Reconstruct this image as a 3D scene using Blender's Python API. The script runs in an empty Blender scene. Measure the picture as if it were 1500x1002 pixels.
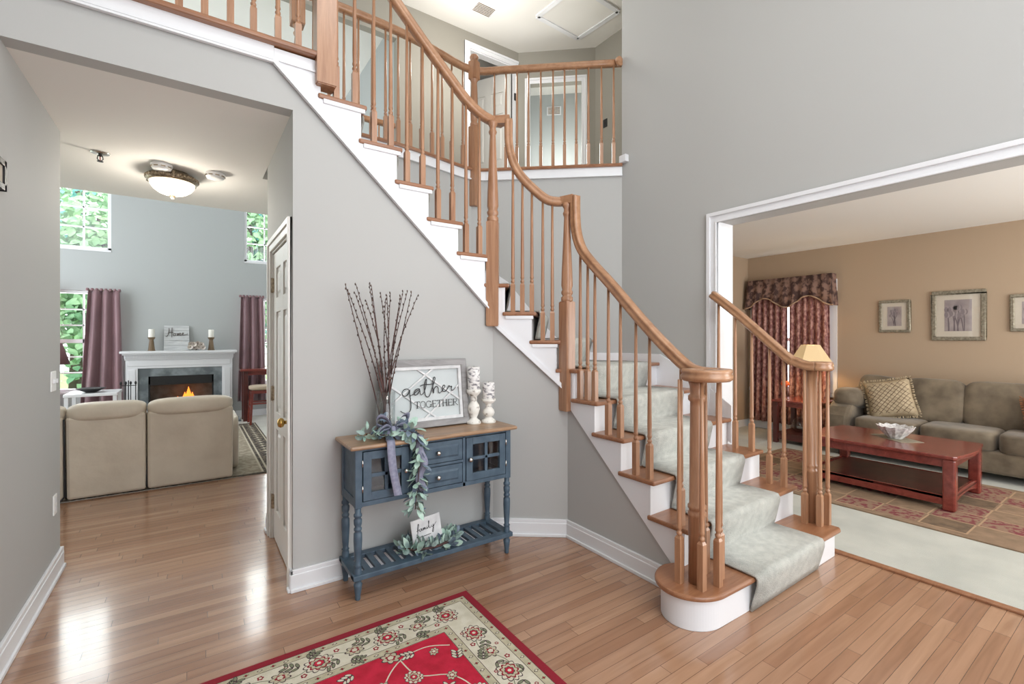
import bpy, bmesh, math, random
from mathutils import Vector, Matrix
random.seed(7)
SC = bpy.context.scene
COL = SC.collection

# ------------------------------------------------------------------ camera, world, light, exposure
YAW = 0.603
cd = bpy.data.cameras.new('camera'); cam = bpy.data.objects.new('camera', cd); COL.objects.link(cam)
cam.location = (0, 0, 1.45); cam.rotation_euler = (math.pi / 2, 0, -YAW)
cd.sensor_fit = 'HORIZONTAL'; cd.sensor_width = 36; cd.lens = 680 / 1500 * 36; cd.shift_y = -6 / 1500
cd.clip_start = 0.05; cd.clip_end = 200
SC.camera = cam
SC.view_settings.view_transform = 'Standard'; SC.view_settings.look = 'None'
SC.view_settings.gamma = 1; SC.view_settings.use_curve_mapping = False
SC.view_settings.exposure = 0.0
W = bpy.data.worlds.new('daylight'); SC.world = W; W.use_nodes = True
WORLD_STRENGTH = 3.2
bg = W.node_tree.nodes['Background']
bg.inputs[0].default_value = (0.90, 0.95, 1.0, 1); bg.inputs[1].default_value = WORLD_STRENGTH

def area(name, loc, rot, sx, sy, power, color=(1, 1, 1), spread=None):
    l = bpy.data.lights.new(name, 'AREA'); l.shape = 'RECTANGLE'; l.size = sx; l.size_y = sy
    l.energy = power; l.color = color
    if spread: l.spread = spread
    o = bpy.data.objects.new(name, l); COL.objects.link(o); o.location = loc; o.rotation_euler = rot
    return o
HP = math.pi / 2
# daylight through the tall front window behind the camera, then added fill for unseen living and family room windows
area('front_window_light', (1.4, -1.45, 2.9), (HP, 0, 0), 3.0, 4.4, 54, (1.0, 0.99, 0.97))
area('living_window_fill', (5.6, -1.85, 1.3), (HP + 0.45, 0, 0), 2.6, 1.8, 92, (1.0, 0.99, 0.95))  # added fill, tilted up to brighten the living room ceiling
area('family_side_fill', (-3.05, 7.7, 2.5), (0, -HP, 0), 3.6, 3.0, 40, (0.95, 1.0, 1.0))  # added fill to light the family room from its unseen side
for x_, z_, h_ in ((-1.565, 1.4, 1.5), (-1.565, 3.52, 1.25), (1.275, 1.4, 1.5), (1.275, 3.52, 1.25)):   # sky light in the four far windows
    area('far_window_daylight', (x_, 9.99, z_), (-HP, 0, 0), 0.90, h_, 34, (0.95, 0.99, 1.0))
area('foyer_fill', (1.3, 0.6, 5.0), (0, 0, 0), 0.9, 0.9, 30, (1.0, 0.96, 0.9))  # added overhead fill for the foyer, no fixture here
def point_fill(name, loc, power, color, r=0.12):
    l = bpy.data.lights.new(name, 'POINT'); l.energy = power; l.color = color; l.shadow_soft_size = r
    o = bpy.data.objects.new(name, l); COL.objects.link(o); o.location = loc
point_fill('gallery_fill', (2.7, 4.6, 4.75), 40, (1.0, 0.95, 0.88), 0.2)  # added point fill to lift the upstairs ceiling, no fixture here
point_fill('far_bedroom_fill', (4.72, 5.52, 4.3), 26, (0.98, 1.0, 0.94), 0.25)  # added point fill in place of the far room's daylight
area('living_ceiling_fill', (5.4, 1.0, 2.72), (0, 0, 0), 1.2, 1.2, 12, (1.0, 0.98, 0.96))  # added downward fill for the living room, no fixture here
sl = bpy.data.lights.new('sun', 'SUN'); sl.energy = 3.0; sl.angle = 0.02; sl.color = (1.0, 0.97, 0.9)
so = bpy.data.objects.new('sun', sl); COL.objects.link(so); so.rotation_euler = Vector((1, 0.12, 1.05)).to_track_quat('Z', 'Y').to_euler()

# ------------------------------------------------------------------ materials
def lin(c):
    c = c / 255
    return c / 12.92 if c <= 0.04045 else ((c + 0.055) / 1.055) ** 2.4
def S(r, g, b): return (lin(r), lin(g), lin(b), 1)

def mat(name, col, rough=0.6, col2=None, nscale=(4, 4, 4), bump=0.0, bscale=40, metal=0.0, coat=0.0, emit=None, estr=0, spec=0.5, detail=4, sheen=0.0, ramp=(0.35, 0.65)):
    m = bpy.data.materials.new(name); m.use_nodes = True
    nt = m.node_tree; p = nt.nodes['Principled BSDF']; N = nt.nodes.new; L = nt.links.new
    p.inputs['Base Color'].default_value = col; p.inputs['Roughness'].default_value = rough
    p.inputs['Metallic'].default_value = metal; p.inputs['Coat Weight'].default_value = coat
    p.inputs['Specular IOR Level'].default_value = spec; p.inputs['Sheen Weight'].default_value = sheen
    p.inputs['Coat Roughness'].default_value = 0.15
    if emit: p.inputs['Emission Color'].default_value = emit; p.inputs['Emission Strength'].default_value = estr
    tc = N('ShaderNodeTexCoord')
    if col2:
        mp = N('ShaderNodeMapping'); mp.inputs['Scale'].default_value = nscale; L(tc.outputs['Object'], mp.inputs[0])
        nz = N('ShaderNodeTexNoise'); nz.inputs['Scale'].default_value = 1; nz.inputs['Detail'].default_value = detail
        L(mp.outputs[0], nz.inputs['Vector'])
        r = N('ShaderNodeValToRGB'); r.color_ramp.elements[0].position = ramp[0]; r.color_ramp.elements[1].position = ramp[1]
        r.color_ramp.elements[0].color = col; r.color_ramp.elements[1].color = col2
        L(nz.outputs['Fac'], r.inputs[0]); L(r.outputs[0], p.inputs['Base Color'])
    if bump:
        n2 = N('ShaderNodeTexNoise'); n2.inputs['Scale'].default_value = bscale; n2.inputs['Detail'].default_value = 4
        L(tc.outputs['Object'], n2.inputs['Vector'])
        b = N('ShaderNodeBump'); b.inputs['Strength'].default_value = bump; b.inputs['Distance'].default_value = 0.01
        L(n2.outputs['Fac'], b.inputs['Height']); L(b.outputs[0], p.inputs['Normal'])
    return m

def floor_mat():
    m = bpy.data.materials.new('strip_oak_floor'); m.use_nodes = True
    nt = m.node_tree; p = nt.nodes['Principled BSDF']; N = nt.nodes.new; L = nt.links.new
    tc = N('ShaderNodeTexCoord')
    RH, BL = 0.060, 0.95
    sx = N('ShaderNodeSeparateXYZ'); L(tc.outputs['Object'], sx.inputs[0])
    dv = N('ShaderNodeMath'); dv.operation = 'DIVIDE'; dv.inputs[1].default_value = RH; L(sx.outputs['Y'], dv.inputs[0])
    fl = N('ShaderNodeMath'); fl.operation = 'FLOOR'; L(dv.outputs[0], fl.inputs[0])
    wn = N('ShaderNodeTexWhiteNoise'); wn.noise_dimensions = '1D'; L(fl.outputs[0], wn.inputs['W'])
    ma = N('ShaderNodeMath'); ma.operation = 'MULTIPLY_ADD'; ma.inputs[1].default_value = BL * 7; L(wn.outputs['Value'], ma.inputs[0]); L(sx.outputs['X'], ma.inputs[2])
    cx = N('ShaderNodeCombineXYZ'); L(ma.outputs[0], cx.inputs['X']); L(sx.outputs['Y'], cx.inputs['Y'])
    br = N('ShaderNodeTexBrick'); br.offset = 0; br.squash = 1
    br.inputs['Scale'].default_value = 1; br.inputs['Brick Width'].default_value = BL; br.inputs['Row Height'].default_value = RH
    br.inputs['Mortar Size'].default_value = 0.0010; br.inputs['Mortar Smooth'].default_value = 0.1; br.inputs['Bias'].default_value = 0.1
    br.inputs['Color1'].default_value = S(184, 146, 118); br.inputs['Color2'].default_value = S(158, 118, 92); br.inputs['Mortar'].default_value = S(88, 60, 44)
    L(cx.outputs[0], br.inputs['Vector'])
    mp = N('ShaderNodeMapping'); mp.inputs['Scale'].default_value = (1.6, 26, 1); L(tc.outputs['Object'], mp.inputs[0])
    nz = N('ShaderNodeTexNoise'); nz.inputs['Scale'].default_value = 1; nz.inputs['Detail'].default_value = 5; nz.inputs['Distortion'].default_value = 0.6; L(mp.outputs[0], nz.inputs['Vector'])
    rp = N('ShaderNodeValToRGB'); rp.color_ramp.elements[0].position = 0.3; rp.color_ramp.elements[1].position = 0.7
    rp.color_ramp.elements[0].color = (0.80, 0.77, 0.74, 1); rp.color_ramp.elements[1].color = (1.06, 1.06, 1.06, 1); L(nz.outputs['Fac'], rp.inputs[0])
    mx = N('ShaderNodeMix'); mx.data_type = 'RGBA'; mx.blend_type = 'MULTIPLY'; mx.inputs[0].default_value = 1
    L(br.outputs['Color'], mx.inputs[6]); L(rp.outputs[0], mx.inputs[7]); L(mx.outputs[2], p.inputs['Base Color'])
    p.inputs['Roughness'].default_value = 0.24; p.inputs['Coat Weight'].default_value = 0.6; p.inputs['Coat Roughness'].default_value = 0.10
    m2 = N('ShaderNodeMapping'); m2.inputs['Scale'].default_value = (1.3, 15, 1); L(tc.outputs['Object'], m2.inputs[0]); n2 = N('ShaderNodeTexNoise'); n2.inputs['Scale'].default_value = 1; L(m2.outputs[0], n2.inputs['Vector'])
    ad = N('ShaderNodeMath'); ad.operation = 'MULTIPLY_ADD'; ad.inputs[1].default_value = -2.0; L(br.outputs['Fac'], ad.inputs[0]); L(n2.outputs['Fac'], ad.inputs[2])
    b = N('ShaderNodeBump'); b.inputs['Strength'].default_value = 0.2; b.inputs['Distance'].default_value = 0.004
    L(ad.outputs[0], b.inputs['Height']); L(b.outputs[0], p.inputs['Normal'])
    return m

def wood(name, c1, c2, scale, rough=0.35, coat=0.3):
    m = bpy.data.materials.new(name); m.use_nodes = True
    nt = m.node_tree; p = nt.nodes['Principled BSDF']; N = nt.nodes.new; L = nt.links.new
    tc = N('ShaderNodeTexCoord'); mp = N('ShaderNodeMapping'); mp.inputs['Scale'].default_value = scale; L(tc.outputs['Object'], mp.inputs[0])
    nz = N('ShaderNodeTexNoise'); nz.inputs['Scale'].default_value = 1; nz.inputs['Detail'].default_value = 6; nz.inputs['Roughness'].default_value = 0.65; nz.inputs['Distortion'].default_value = 0.8
    L(mp.outputs[0], nz.inputs['Vector'])
    r = N('ShaderNodeValToRGB'); r.color_ramp.elements[0].position = 0.3; r.color_ramp.elements[1].position = 0.66
    r.color_ramp.elements[0].color = c1; r.color_ramp.elements[1].color = c2
    L(nz.outputs['Fac'], r.inputs[0]); L(r.outputs[0], p.inputs['Base Color'])
    b = N('ShaderNodeBump'); b.inputs['Strength'].default_value = 0.08; b.inputs['Distance'].default_value = 0.004; L(nz.outputs['Fac'], b.inputs['Height']); L(b.outputs[0], p.inputs['Normal'])
    p.inputs['Roughness'].default_value = rough; p.inputs['Coat Weight'].default_value = coat; p.inputs['Coat Roughness'].default_value = 0.2
    return m

def glass(name, tint=(1, 1, 1, 1), refl=0.10):
    m = bpy.data.materials.new(name); m.use_nodes = True
    nt = m.node_tree; nt.nodes.remove(nt.nodes['Principled BSDF']); N = nt.nodes.new; L = nt.links.new
    t = N('ShaderNodeBsdfTransparent'); t.inputs[0].default_value = tint
    g = N('ShaderNodeBsdfGlossy'); g.inputs['Roughness'].default_value = 0.03
    fr = N('ShaderNodeLayerWeight'); fr.inputs[0].default_value = 0.5; pw = N('ShaderNodeMath'); pw.operation = 'POWER'; pw.inputs[1].default_value = 3.5; L(fr.outputs['Facing'], pw.inputs[0])
    mp = N('ShaderNodeMath'); mp.operation = 'MULTIPLY_ADD'; mp.inputs[1].default_value = 0.6; mp.inputs[2].default_value = refl * 0.5; mp.use_clamp = True; L(pw.outputs[0], mp.inputs[0])
    mx = N('ShaderNodeMixShader'); L(mp.outputs[0], mx.inputs[0]); L(t.outputs[0], mx.inputs[1]); L(g.outputs[0], mx.inputs[2])
    L(mx.outputs[0], nt.nodes['Material Output'].inputs[0])
    return m

M = {}
M['wall'] = mat('gray_wall_paint', S(181, 181, 179), 0.7, bump=0.03, bscale=180)
M['wall_tan'] = mat('tan_wall_paint', S(178, 156, 132), 0.7, bump=0.03, bscale=180)
M['wall_up'] = mat('taupe_wall_paint', S(152, 148, 138), 0.7, bump=0.03, bscale=180)
M['wall_fam'] = mat('gray_paint_bluish_light', S(180, 184, 184), 0.7, bump=0.03, bscale=180)  # same gray paint, with the bluish cast of the light put into the colour
M['ceil'] = mat('ceiling_paint', S(238, 236, 231), 0.8, bump=0.04, bscale=120)
M['trim'] = mat('white_trim_paint', S(230, 231, 234), 0.35)
M['door'] = mat('white_door_paint', S(222, 220, 214), 0.4)
M['floor'] = floor_mat()
M['oak'] = wood('oak_vertical', S(146, 102, 72), S(178, 134, 102), (34, 34, 2.4))
M['oak_x'] = wood('oak_tread', S(132, 86, 58), S(160, 112, 80), (3, 30, 30))
M['oak_rail'] = wood('oak_rail', S(150, 106, 74), S(180, 136, 102), (12, 12, 12))
M['carpet_gray'] = mat('runner_carpet', S(176, 177, 170), 0.95, S(196, 196, 188), (20, 20, 20), 0.8, 160, sheen=0.2, detail=8)
M['carpet_lr'] = mat('living_carpet', S(172, 173, 164), 0.95, S(188, 188, 178), (3, 3, 3), 0.4, 220, sheen=0.2)
M['carpet_fam'] = mat('family_carpet', S(206, 204, 196), 0.95, S(218, 216, 208), (3, 3, 3), 0.4, 220)
M['blue'] = mat('slate_blue_paint', S(62, 80, 96), 0.45, S(78, 97, 112), (14, 14, 14), 0.1, 60)
M['blue_worn'] = mat('blue_paint_worn_edge', S(112, 124, 136), 0.5)
M['ctop'] = wood('weathered_wood_top', S(128, 104, 84), S(172, 136, 102), (2.5, 30, 30), 0.4, 0.2)
M['black'] = mat('black_iron', S(26, 25, 26), 0.5)
M['dark'] = mat('dark_cavity', S(24, 22, 22), 0.8)
M['chrome'] = mat('brushed_nickel', S(205, 203, 198), 0.25, metal=1)
M['brass'] = mat('brass', S(196, 160, 92), 0.25, metal=1)
M['pewter'] = mat('aged_pewter', S(176, 158, 134), 0.35, S(124, 108, 88), (60, 60, 60), 0.3, 80, metal=0.8)
M['glass'] = glass('clear_glass')
M['glass_vase'] = glass('vase_glass', (0.93, 0.95, 0.95, 1), 0.16)
M['white'] = mat('white_plastic', S(240, 240, 238), 0.4)
M['sofa_beige'] = mat('beige_leather', S(198, 185, 167), 0.5, S(212, 200, 182), (3, 3, 3), 0.5, 7)
M['sofa_green'] = mat('olive_velvet', S(94, 82, 66), 0.75, S(130, 116, 96), (5, 5, 5), 0.3, 9, sheen=0.25)
M['cherry'] = wood('cherry_wood', S(104, 40, 34), S(138, 62, 52), (5, 14, 14), 0.22, 0.5)
M['cherry_dark'] = wood('dark_cherry', S(66, 26, 24), S(92, 40, 34), (8, 8, 8), 0.35, 0.3)
M['curtain_f'] = mat('mauve_satin', S(116, 86, 92), 0.4, S(140, 106, 112), (4, 4, 1), 0.15, 120, sheen=0.4)
M['marble'] = mat('gray_marble', S(98, 106, 110), 0.2, S(134, 142, 146), (6, 6, 6), detail=8, ramp=(0.4, 0.62))
M['brick_in'] = mat('firebrick', S(160, 155, 146), 0.9, S(130, 124, 116), (8, 8, 8), 0.2, 40)
M['flame'] = mat('flame', S(255, 120, 40), 0.9, emit=(1.0, 0.26, 0.03, 1), estr=2.2)
M['ember'] = mat('flame_core', S(255, 190, 80), 0.9, emit=(1.0, 0.5, 0.10, 1), estr=3)
M['log'] = mat('charred_log', S(58, 46, 40), 0.9, S(92, 78, 66), (12, 12, 12), 0.4, 30)
M['candle'] = mat('white_wax', S(244, 242, 234), 0.5)
M['birch'] = mat('birch_wax', S(232, 230, 228), 0.6, S(120, 118, 124), (30, 30, 55), 0.1, 40, ramp=(0.5, 0.64))
M['distress'] = mat('distressed_white', S(232, 229, 222), 0.6, S(110, 96, 80), (22, 22, 30), 0.15, 40, ramp=(0.56, 0.70))
M['bronze_wood'] = mat('bronze_wood', S(96, 78, 58), 0.4, S(126, 104, 78), (20, 20, 2))
M['sign_gray'] = wood('gray_sign_wood', S(124, 122, 122), S(158, 156, 156), (5, 30, 30), 0.6, 0)
M['sign_white'] = mat('chalky_white_wood', S(226, 226, 226), 0.6, S(200, 201, 203), (14, 14, 14))
M['sign_back'] = mat('pale_blue_gray_board', S(192, 199, 200), 0.6, S(202, 208, 208), (5, 5, 5))
M['plank_gray'] = wood('whitewashed_plank', S(176, 178, 180), S(214, 216, 216), (3, 3, 30), 0.7, 0)
M['ink'] = mat('black_ink', S(34, 34, 38), 0.6)
M['ink_gray'] = mat('gray_brown_ink', S(84, 76, 72), 0.6)
M['twig'] = mat('dark_twig', S(62, 44, 42), 0.7, S(92, 62, 58), (40, 40, 10))
M['bud'] = mat('willow_bud', S(60, 50, 46), 0.8, S(110, 92, 80), (60, 60, 60))
M['leaf_a'] = mat('eucalyptus_leaf', S(158, 190, 176), 0.6, S(196, 220, 206), (25, 25, 25))
M['leaf_b'] = mat('lambs_ear_leaf', S(128, 152, 148), 0.65, S(166, 186, 180), (25, 25, 25))
M['leaf_c'] = mat('dusty_blue_leaf', S(92, 108, 126), 0.65, S(128, 142, 158), (25, 25, 25))
M['ribbon'] = mat('lavender_gray_ribbon', S(126, 128, 150), 0.55, S(146, 148, 168), (60, 60, 60))
M['berry'] = mat('dark_berry', S(40, 40, 60), 0.4)
M['rug_red'] = mat('rug_crimson', S(170, 12, 42), 0.95, S(194, 26, 58), (16, 16, 16), 0.4, 300)
M['rug_edge'] = mat('rug_dark_red', S(138, 18, 38), 0.95, bump=0.4, bscale=300)
M['rug_cream'] = mat('rug_cream', S(214, 208, 190), 0.95, S(202, 195, 174), (18, 18, 18), 0.4, 300)
M['rug_beige'] = mat('rug_beige', S(176, 168, 142), 0.95, S(192, 184, 158), (40, 40, 40), 0.4, 300)
M['rug_ink'] = mat('rug_dark_outline', S(70, 52, 56), 0.95)
M['rug_green'] = mat('rug_sage', S(120, 124, 100), 0.95)
M['lr_rug'] = mat('lr_rug_brown', S(126, 104, 82), 0.95, S(148, 122, 98), (10, 10, 10), 0.4, 200)
M['lr_rug_d'] = mat('lr_rug_dark', S(98, 80, 62), 0.95, S(120, 98, 76), (14, 14, 14), 0.4, 200)
M['lr_rug_r'] = mat('lr_rug_rose', S(140, 112, 92), 0.95, S(120, 54, 58), (26, 26, 26), 0.4, 200, ramp=(0.48, 0.56))
M['lr_rug_t'] = mat('lr_rug_tan', S(172, 142, 112), 0.95, bump=0.4, bscale=200)
M['fam_rug'] = mat('fam_rug_field', S(146, 134, 116), 0.95, S(172, 160, 140), (16, 16, 16), 0.4, 200, ramp=(0.45, 0.55))
M['fam_rug_d'] = mat('fam_rug_dark', S(60, 52, 46), 0.95, S(120, 106, 90), (30, 30, 30), ramp=(0.5, 0.56))
M['fam_rug_l'] = mat('fam_rug_light', S(190, 180, 160), 0.95)
M['drape'] = mat('paisley_drape', S(132, 84, 82), 0.7, S(190, 146, 136), (26, 26, 20), 0.1, 100, ramp=(0.42, 0.6), detail=6)
M['valance'] = mat('damask_valance', S(74, 52, 50), 0.75, S(142, 112, 100), (16, 16, 14), 0.1, 100, ramp=(0.44, 0.58), detail=5)
M['cord'] = mat('tan_braid', S(170, 140, 116), 0.7)
M['frame_silver'] = mat('antique_silver_frame', S(128, 120, 104), 0.35, S(168, 160, 142), (50, 50, 50), 0.2, 90, metal=0.5)
M['mat_board'] = mat('cream_mat_board', S(214, 204, 188), 0.8)
M['art'] = mat('pale_botanical_print', S(176, 164, 162), 0.5, S(150, 138, 140), (8, 8, 8))
M['art_d'] = mat('print_stem', S(112, 100, 106), 0.6)
M['art_m'] = mat('print_petal', S(140, 128, 132), 0.6)
M['shade'] = mat('parchment_shade', S(222, 196, 156), 0.8, emit=(1.0, 0.72, 0.36, 1), estr=0.28)
M['shade_mauve'] = mat('mauve_shade', S(120, 82, 88), 0.7)
M['pillow'] = mat('tan_diamond_pillow', S(170, 152, 124), 0.8, S(188, 170, 140), (20, 20, 20), 0.2, 60)
M['pillow_line'] = mat('pillow_stitch', S(112, 92, 74), 0.8)
M['pillow_or'] = mat('rust_pillow', S(166, 104, 70), 0.8, S(190, 140, 100), (16, 16, 16), 0.2, 60)
M['crystal'] = mat('cut_crystal', S(226, 224, 222), 0.12, S(180, 176, 176), (45, 45, 45), 0.4, 50)
M['placemat'] = mat('placemat_sage', S(128, 120, 104), 0.8, S(150, 142, 122), (30, 30, 30))
M['orange'] = mat('orange_glass', S(220, 92, 36), 0.3)
M['stool_seat'] = mat('tan_stool_seat', S(186, 168, 146), 0.7)
M['tree_leaf'] = mat('sunlit_leaves', S(110, 165, 120), 0.6, S(185, 220, 170), (1.2, 1.2, 1.2))
M['tree_leaf2'] = mat('blue_green_leaves', S(78, 172, 170), 0.6, S(160, 228, 222), (1.2, 1.2, 1.2))
M['bark'] = mat('bark', S(80, 66, 54), 0.9)
M['lawn'] = mat('lawn', S(120, 160, 90), 0.9, S(150, 185, 110), (2, 2, 2))
M['lamp_glass'] = mat('frosted_lamp_glass', S(250, 240, 220), 0.4, S(255, 250, 238), (12, 12, 12), emit=(1.0, 0.90, 0.70, 1), estr=1.5)
M['petal'] = mat('ivory_petal', S(236, 230, 220), 0.7, S(206, 194, 190), (30, 30, 30))
M['red_dot'] = mat('sprinkler_red', S(170, 40, 40), 0.3)
M['dresser'] = mat('brown_dresser', S(112, 66, 46), 0.5)

# ------------------------------------------------------------------ geometry helpers
V = Vector
class MB:
    def __init__(s): s.v = []; s.f = []; s.m = []; s.s = []
    def add(s, vs, fs, mi=0, sm=False):
        o = len(s.v); s.v += [V(p) for p in vs]
        for f in fs: s.f.append([i + o for i in f]); s.m.append(mi); s.s.append(sm)
    def obox(s, c, a, b, d, mi=0):
        c, a, b, d = V(c), V(a), V(b), V(d)
        vs = [c + i * a + j * b + k * d for i in (-1, 1) for j in (-1, 1) for k in (-1, 1)]
        s.add(vs, [(0, 1, 3, 2), (4, 6, 7, 5), (0, 4, 5, 1), (2, 3, 7, 6), (0, 2, 6, 4), (1, 5, 7, 3)], mi)
    def box(s, x0, x1, y0, y1, z0, z1, mi=0):
        s.obox(((x0 + x1) / 2, (y0 + y1) / 2, (z0 + z1) / 2), ((x1 - x0) / 2, 0, 0), (0, (y1 - y0) / 2, 0), (0, 0, (z1 - z0) / 2), mi)
    def beam(s, a, b, w, h, mi=0, up=(0, 0, 1)):
        a, b = V(a), V(b); d = b - a; n = d.cross(V(up)); n.normalize(); u = n.cross(d); u.normalize()
        s.obox((a + b) / 2, d / 2, n * w / 2, u * h / 2, mi)
    def prism(s, poly, vec, mi=0):
        n = len(poly); vec = V(vec); p = [V(q) for q in poly]
        s.add(p + [q + vec for q in p], [list(range(n)), list(range(2 * n - 1, n - 1, -1))] + [(i, (i + 1) % n, n + (i + 1) % n, n + i) for i in range(n)], mi)
    def lathe(s, c, prof, n=16, mi=0, sm=True, axis=None):
        c = V(c); vs = []; fs = []
        if axis is None: ax = V((0, 0, 1)); e1 = V((1, 0, 0)); e2 = V((0, 1, 0))
        else:
            ax = V(axis).normalized(); e1 = ax.orthogonal().normalized(); e2 = ax.cross(e1)
        for r, z in prof:
            for i in range(n):
                t = 2 * math.pi * i / n; vs.append(c + ax * z + e1 * r * math.cos(t) + e2 * r * math.sin(t))
        k = len(prof)
        for j in range(k - 1):
            for i in range(n): fs.append((j * n + i, j * n + (i + 1) % n, (j + 1) * n + (i + 1) % n, (j + 1) * n + i))
        s.add(vs, fs, mi, sm)
        s.add(vs[:n], [list(range(n))[::-1]], mi); s.add(vs[-n:], [list(range(n))], mi)
    def tube(s, pts, r, n=8, mi=0):
        pts = [V(p) for p in pts]; k = len(pts); rs = r if isinstance(r, (list, tuple)) else [r] * k
        vs = []; fs = []; prev = None
        for i, p in enumerate(pts):
            t = (pts[min(i + 1, k - 1)] - pts[max(i - 1, 0)])
            if t.length < 1e-9: t = V((0, 0, 1))
            t.normalize()
            e1 = (prev - t * prev.dot(t)) if prev else t.orthogonal()
            if e1.length < 1e-6: e1 = t.orthogonal()
            e1.normalize(); prev = e1; e2 = t.cross(e1)
            for j in range(n):
                a = 2 * math.pi * j / n; vs.append(p + (e1 * math.cos(a) + e2 * math.sin(a)) * rs[i])
        for i in range(k - 1):
            for j in range(n): fs.append((i * n + j, i * n + (j + 1) % n, (i + 1) * n + (j + 1) % n, (i + 1) * n + j))
        s.add(vs, fs, mi, True); s.add(vs[:n], [list(range(n))], mi); s.add(vs[-n:], [list(range(n))], mi)
    def sweep(s, pts, prof, sides, mi=0, sm=True, scale=None):
        pts = [V(p) for p in pts]; k = len(pts); n = len(prof); vs = []; fs = []
        for i, p in enumerate(pts):
            t = (pts[min(i + 1, k - 1)] - pts[max(i - 1, 0)]).normalized()
            sd = V(sides[i] if isinstance(sides, list) else sides).normalized()
            up = sd.cross(t).normalized(); sc = scale[i] if scale else 1
            for a, b in prof: vs.append(p + sd * a * sc + up * b * sc)
        for i in range(k - 1):
            for j in range(n): fs.append((i * n + j, i * n + (j + 1) % n, (i + 1) * n + (j + 1) % n, (i + 1) * n + j))
        s.add(vs, fs, mi, sm); s.add(vs[:n], [list(range(n))], mi); s.add(vs[-n:], [list(range(n))[::-1]], mi)
    def ell(s, c, r, p=2.0, n=16, mi=0, R=None):
        vs = []; fs = []; c = V(c); h = n // 2
        def pw(x): return math.copysign(abs(x) ** (2 / p), x)
        for i in range(h + 1):
            a = -math.pi / 2 + math.pi * i / h
            for j in range(n):
                b = 2 * math.pi * j / n
                q = V((r[0] * pw(math.cos(a)) * pw(math.cos(b)), r[1] * pw(math.cos(a)) * pw(math.sin(b)), r[2] * pw(math.sin(a))))
                vs.append(c + (R @ q if R else q))
        for i in range(h):
            for j in range(n): fs.append((i * n + j, i * n + (j + 1) % n, (i + 1) * n + (j + 1) % n, (i + 1) * n + j))
        s.add(vs, fs, mi, True)
    def strip(s, A, B, mi=0, sm=True):
        k = len(A); s.add(list(A) + list(B), [(i, i + 1, k + i + 1, k + i) for i in range(k - 1)], mi, sm)
    def xf(s, i0, mtx):
        for i in range(i0, len(s.v)): s.v[i] = mtx @ s.v[i]

def wl(o):
    p = V((0, 0, 0))
    while o: p = p + V(o.location); o = o.parent
    return p
def build(name, mb, mats, parent=None, bevel=0, sub=0, solid=0):
    me = bpy.data.meshes.new(name); off = wl(parent) if parent else V((0, 0, 0))
    me.from_pydata([tuple(p - off) for p in mb.v], [], mb.f)
    for m in (mats if isinstance(mats, (list, tuple)) else [mats]): me.materials.append(M[m] if isinstance(m, str) else m)
    for i, p in enumerate(me.polygons): p.material_index = mb.m[i]; p.use_smooth = mb.s[i]
    bm = bmesh.new(); bm.from_mesh(me); bmesh.ops.remove_doubles(bm, verts=bm.verts, dist=1e-5); bmesh.ops.recalc_face_normals(bm, faces=bm.faces); bm.to_mesh(me); bm.free()
    o = bpy.data.objects.new(name, me); COL.objects.link(o)
    if parent: o.parent = parent
    if solid:
        md = o.modifiers.new('solid', 'SOLIDIFY'); md.thickness = solid; md.offset = 0
    if bevel:
        md = o.modifiers.new('bevel', 'BEVEL'); md.width = bevel; md.segments = 2; md.limit_method = 'ANGLE'; md.angle_limit = math.radians(40)
    if sub:
        md = o.modifiers.new('sub', 'SUBSURF'); md.levels = sub; md.render_levels = sub
    return o
def thing(name, label, cat, loc=(0, 0, 0), group=None):
    o = bpy.data.objects.new(name, None); COL.objects.link(o); o.location = loc; o.empty_display_size = 0.1
    return tag(o, label, cat, group)
def tag(o, label, cat, group=None):
    o['label'] = label; o['category'] = cat
    if group: o['group'] = group
    return o
def recentre(o):
    me = o.data; xs = [v.co for v in me.vertices]
    c = V(((min(v.x for v in xs) + max(v.x for v in xs)) / 2, (min(v.y for v in xs) + max(v.y for v in xs)) / 2, min(v.z for v in xs)))
    for v in me.vertices: v.co -= c
    o.location = V(o.location) + c
    return o
def copy_tree(o, loc=None, label=None, parent=None):
    c = o.copy(); COL.objects.link(c)
    if parent: c.parent = parent
    for ch in list(o.children): copy_tree(ch, parent=c)
    if loc: c.location = loc
    if label: c['label'] = label
    return c
def struct(name, mb, mats, parent=None, bevel=0, label=None):
    o = build(name, mb, mats, parent, bevel)
    if not parent: o['kind'] = 'structure'
    if label: o['label'] = label
    return o
def cat(P, n=6):
    out = []; P = [V(p) for p in P]
    for i in range(len(P) - 1):
        a, b, c, d = P[max(i - 1, 0)], P[i], P[i + 1], P[min(i + 2, len(P) - 1)]
        for k in range(n):
            t = k / n; out.append(0.5 * ((2 * b) + (c - a) * t + (2 * a - 5 * b + 4 * c - d) * t * t + (3 * b - a - 3 * c + d) * t ** 3))
    out.append(P[-1]); return out
def holes(u0, u1, z0, z1, hs):
    us = sorted({u0, u1, *[h[0] for h in hs], *[h[1] for h in hs]}); zs = sorted({z0, z1, *[h[2] for h in hs], *[h[3] for h in hs]})
    out = []
    for i in range(len(us) - 1):
        run = None
        for j in range(len(zs) - 1):
            uc, zc = (us[i] + us[i + 1]) / 2, (zs[j] + zs[j + 1]) / 2
            solid = not any(h[0] < uc < h[1] and h[2] < zc < h[3] for h in hs)
            if solid:
                if run: run[3] = zs[j + 1]
                else: run = [us[i], us[i + 1], zs[j], zs[j + 1]]; out.append(run)
            else: run = None
    return out
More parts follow.
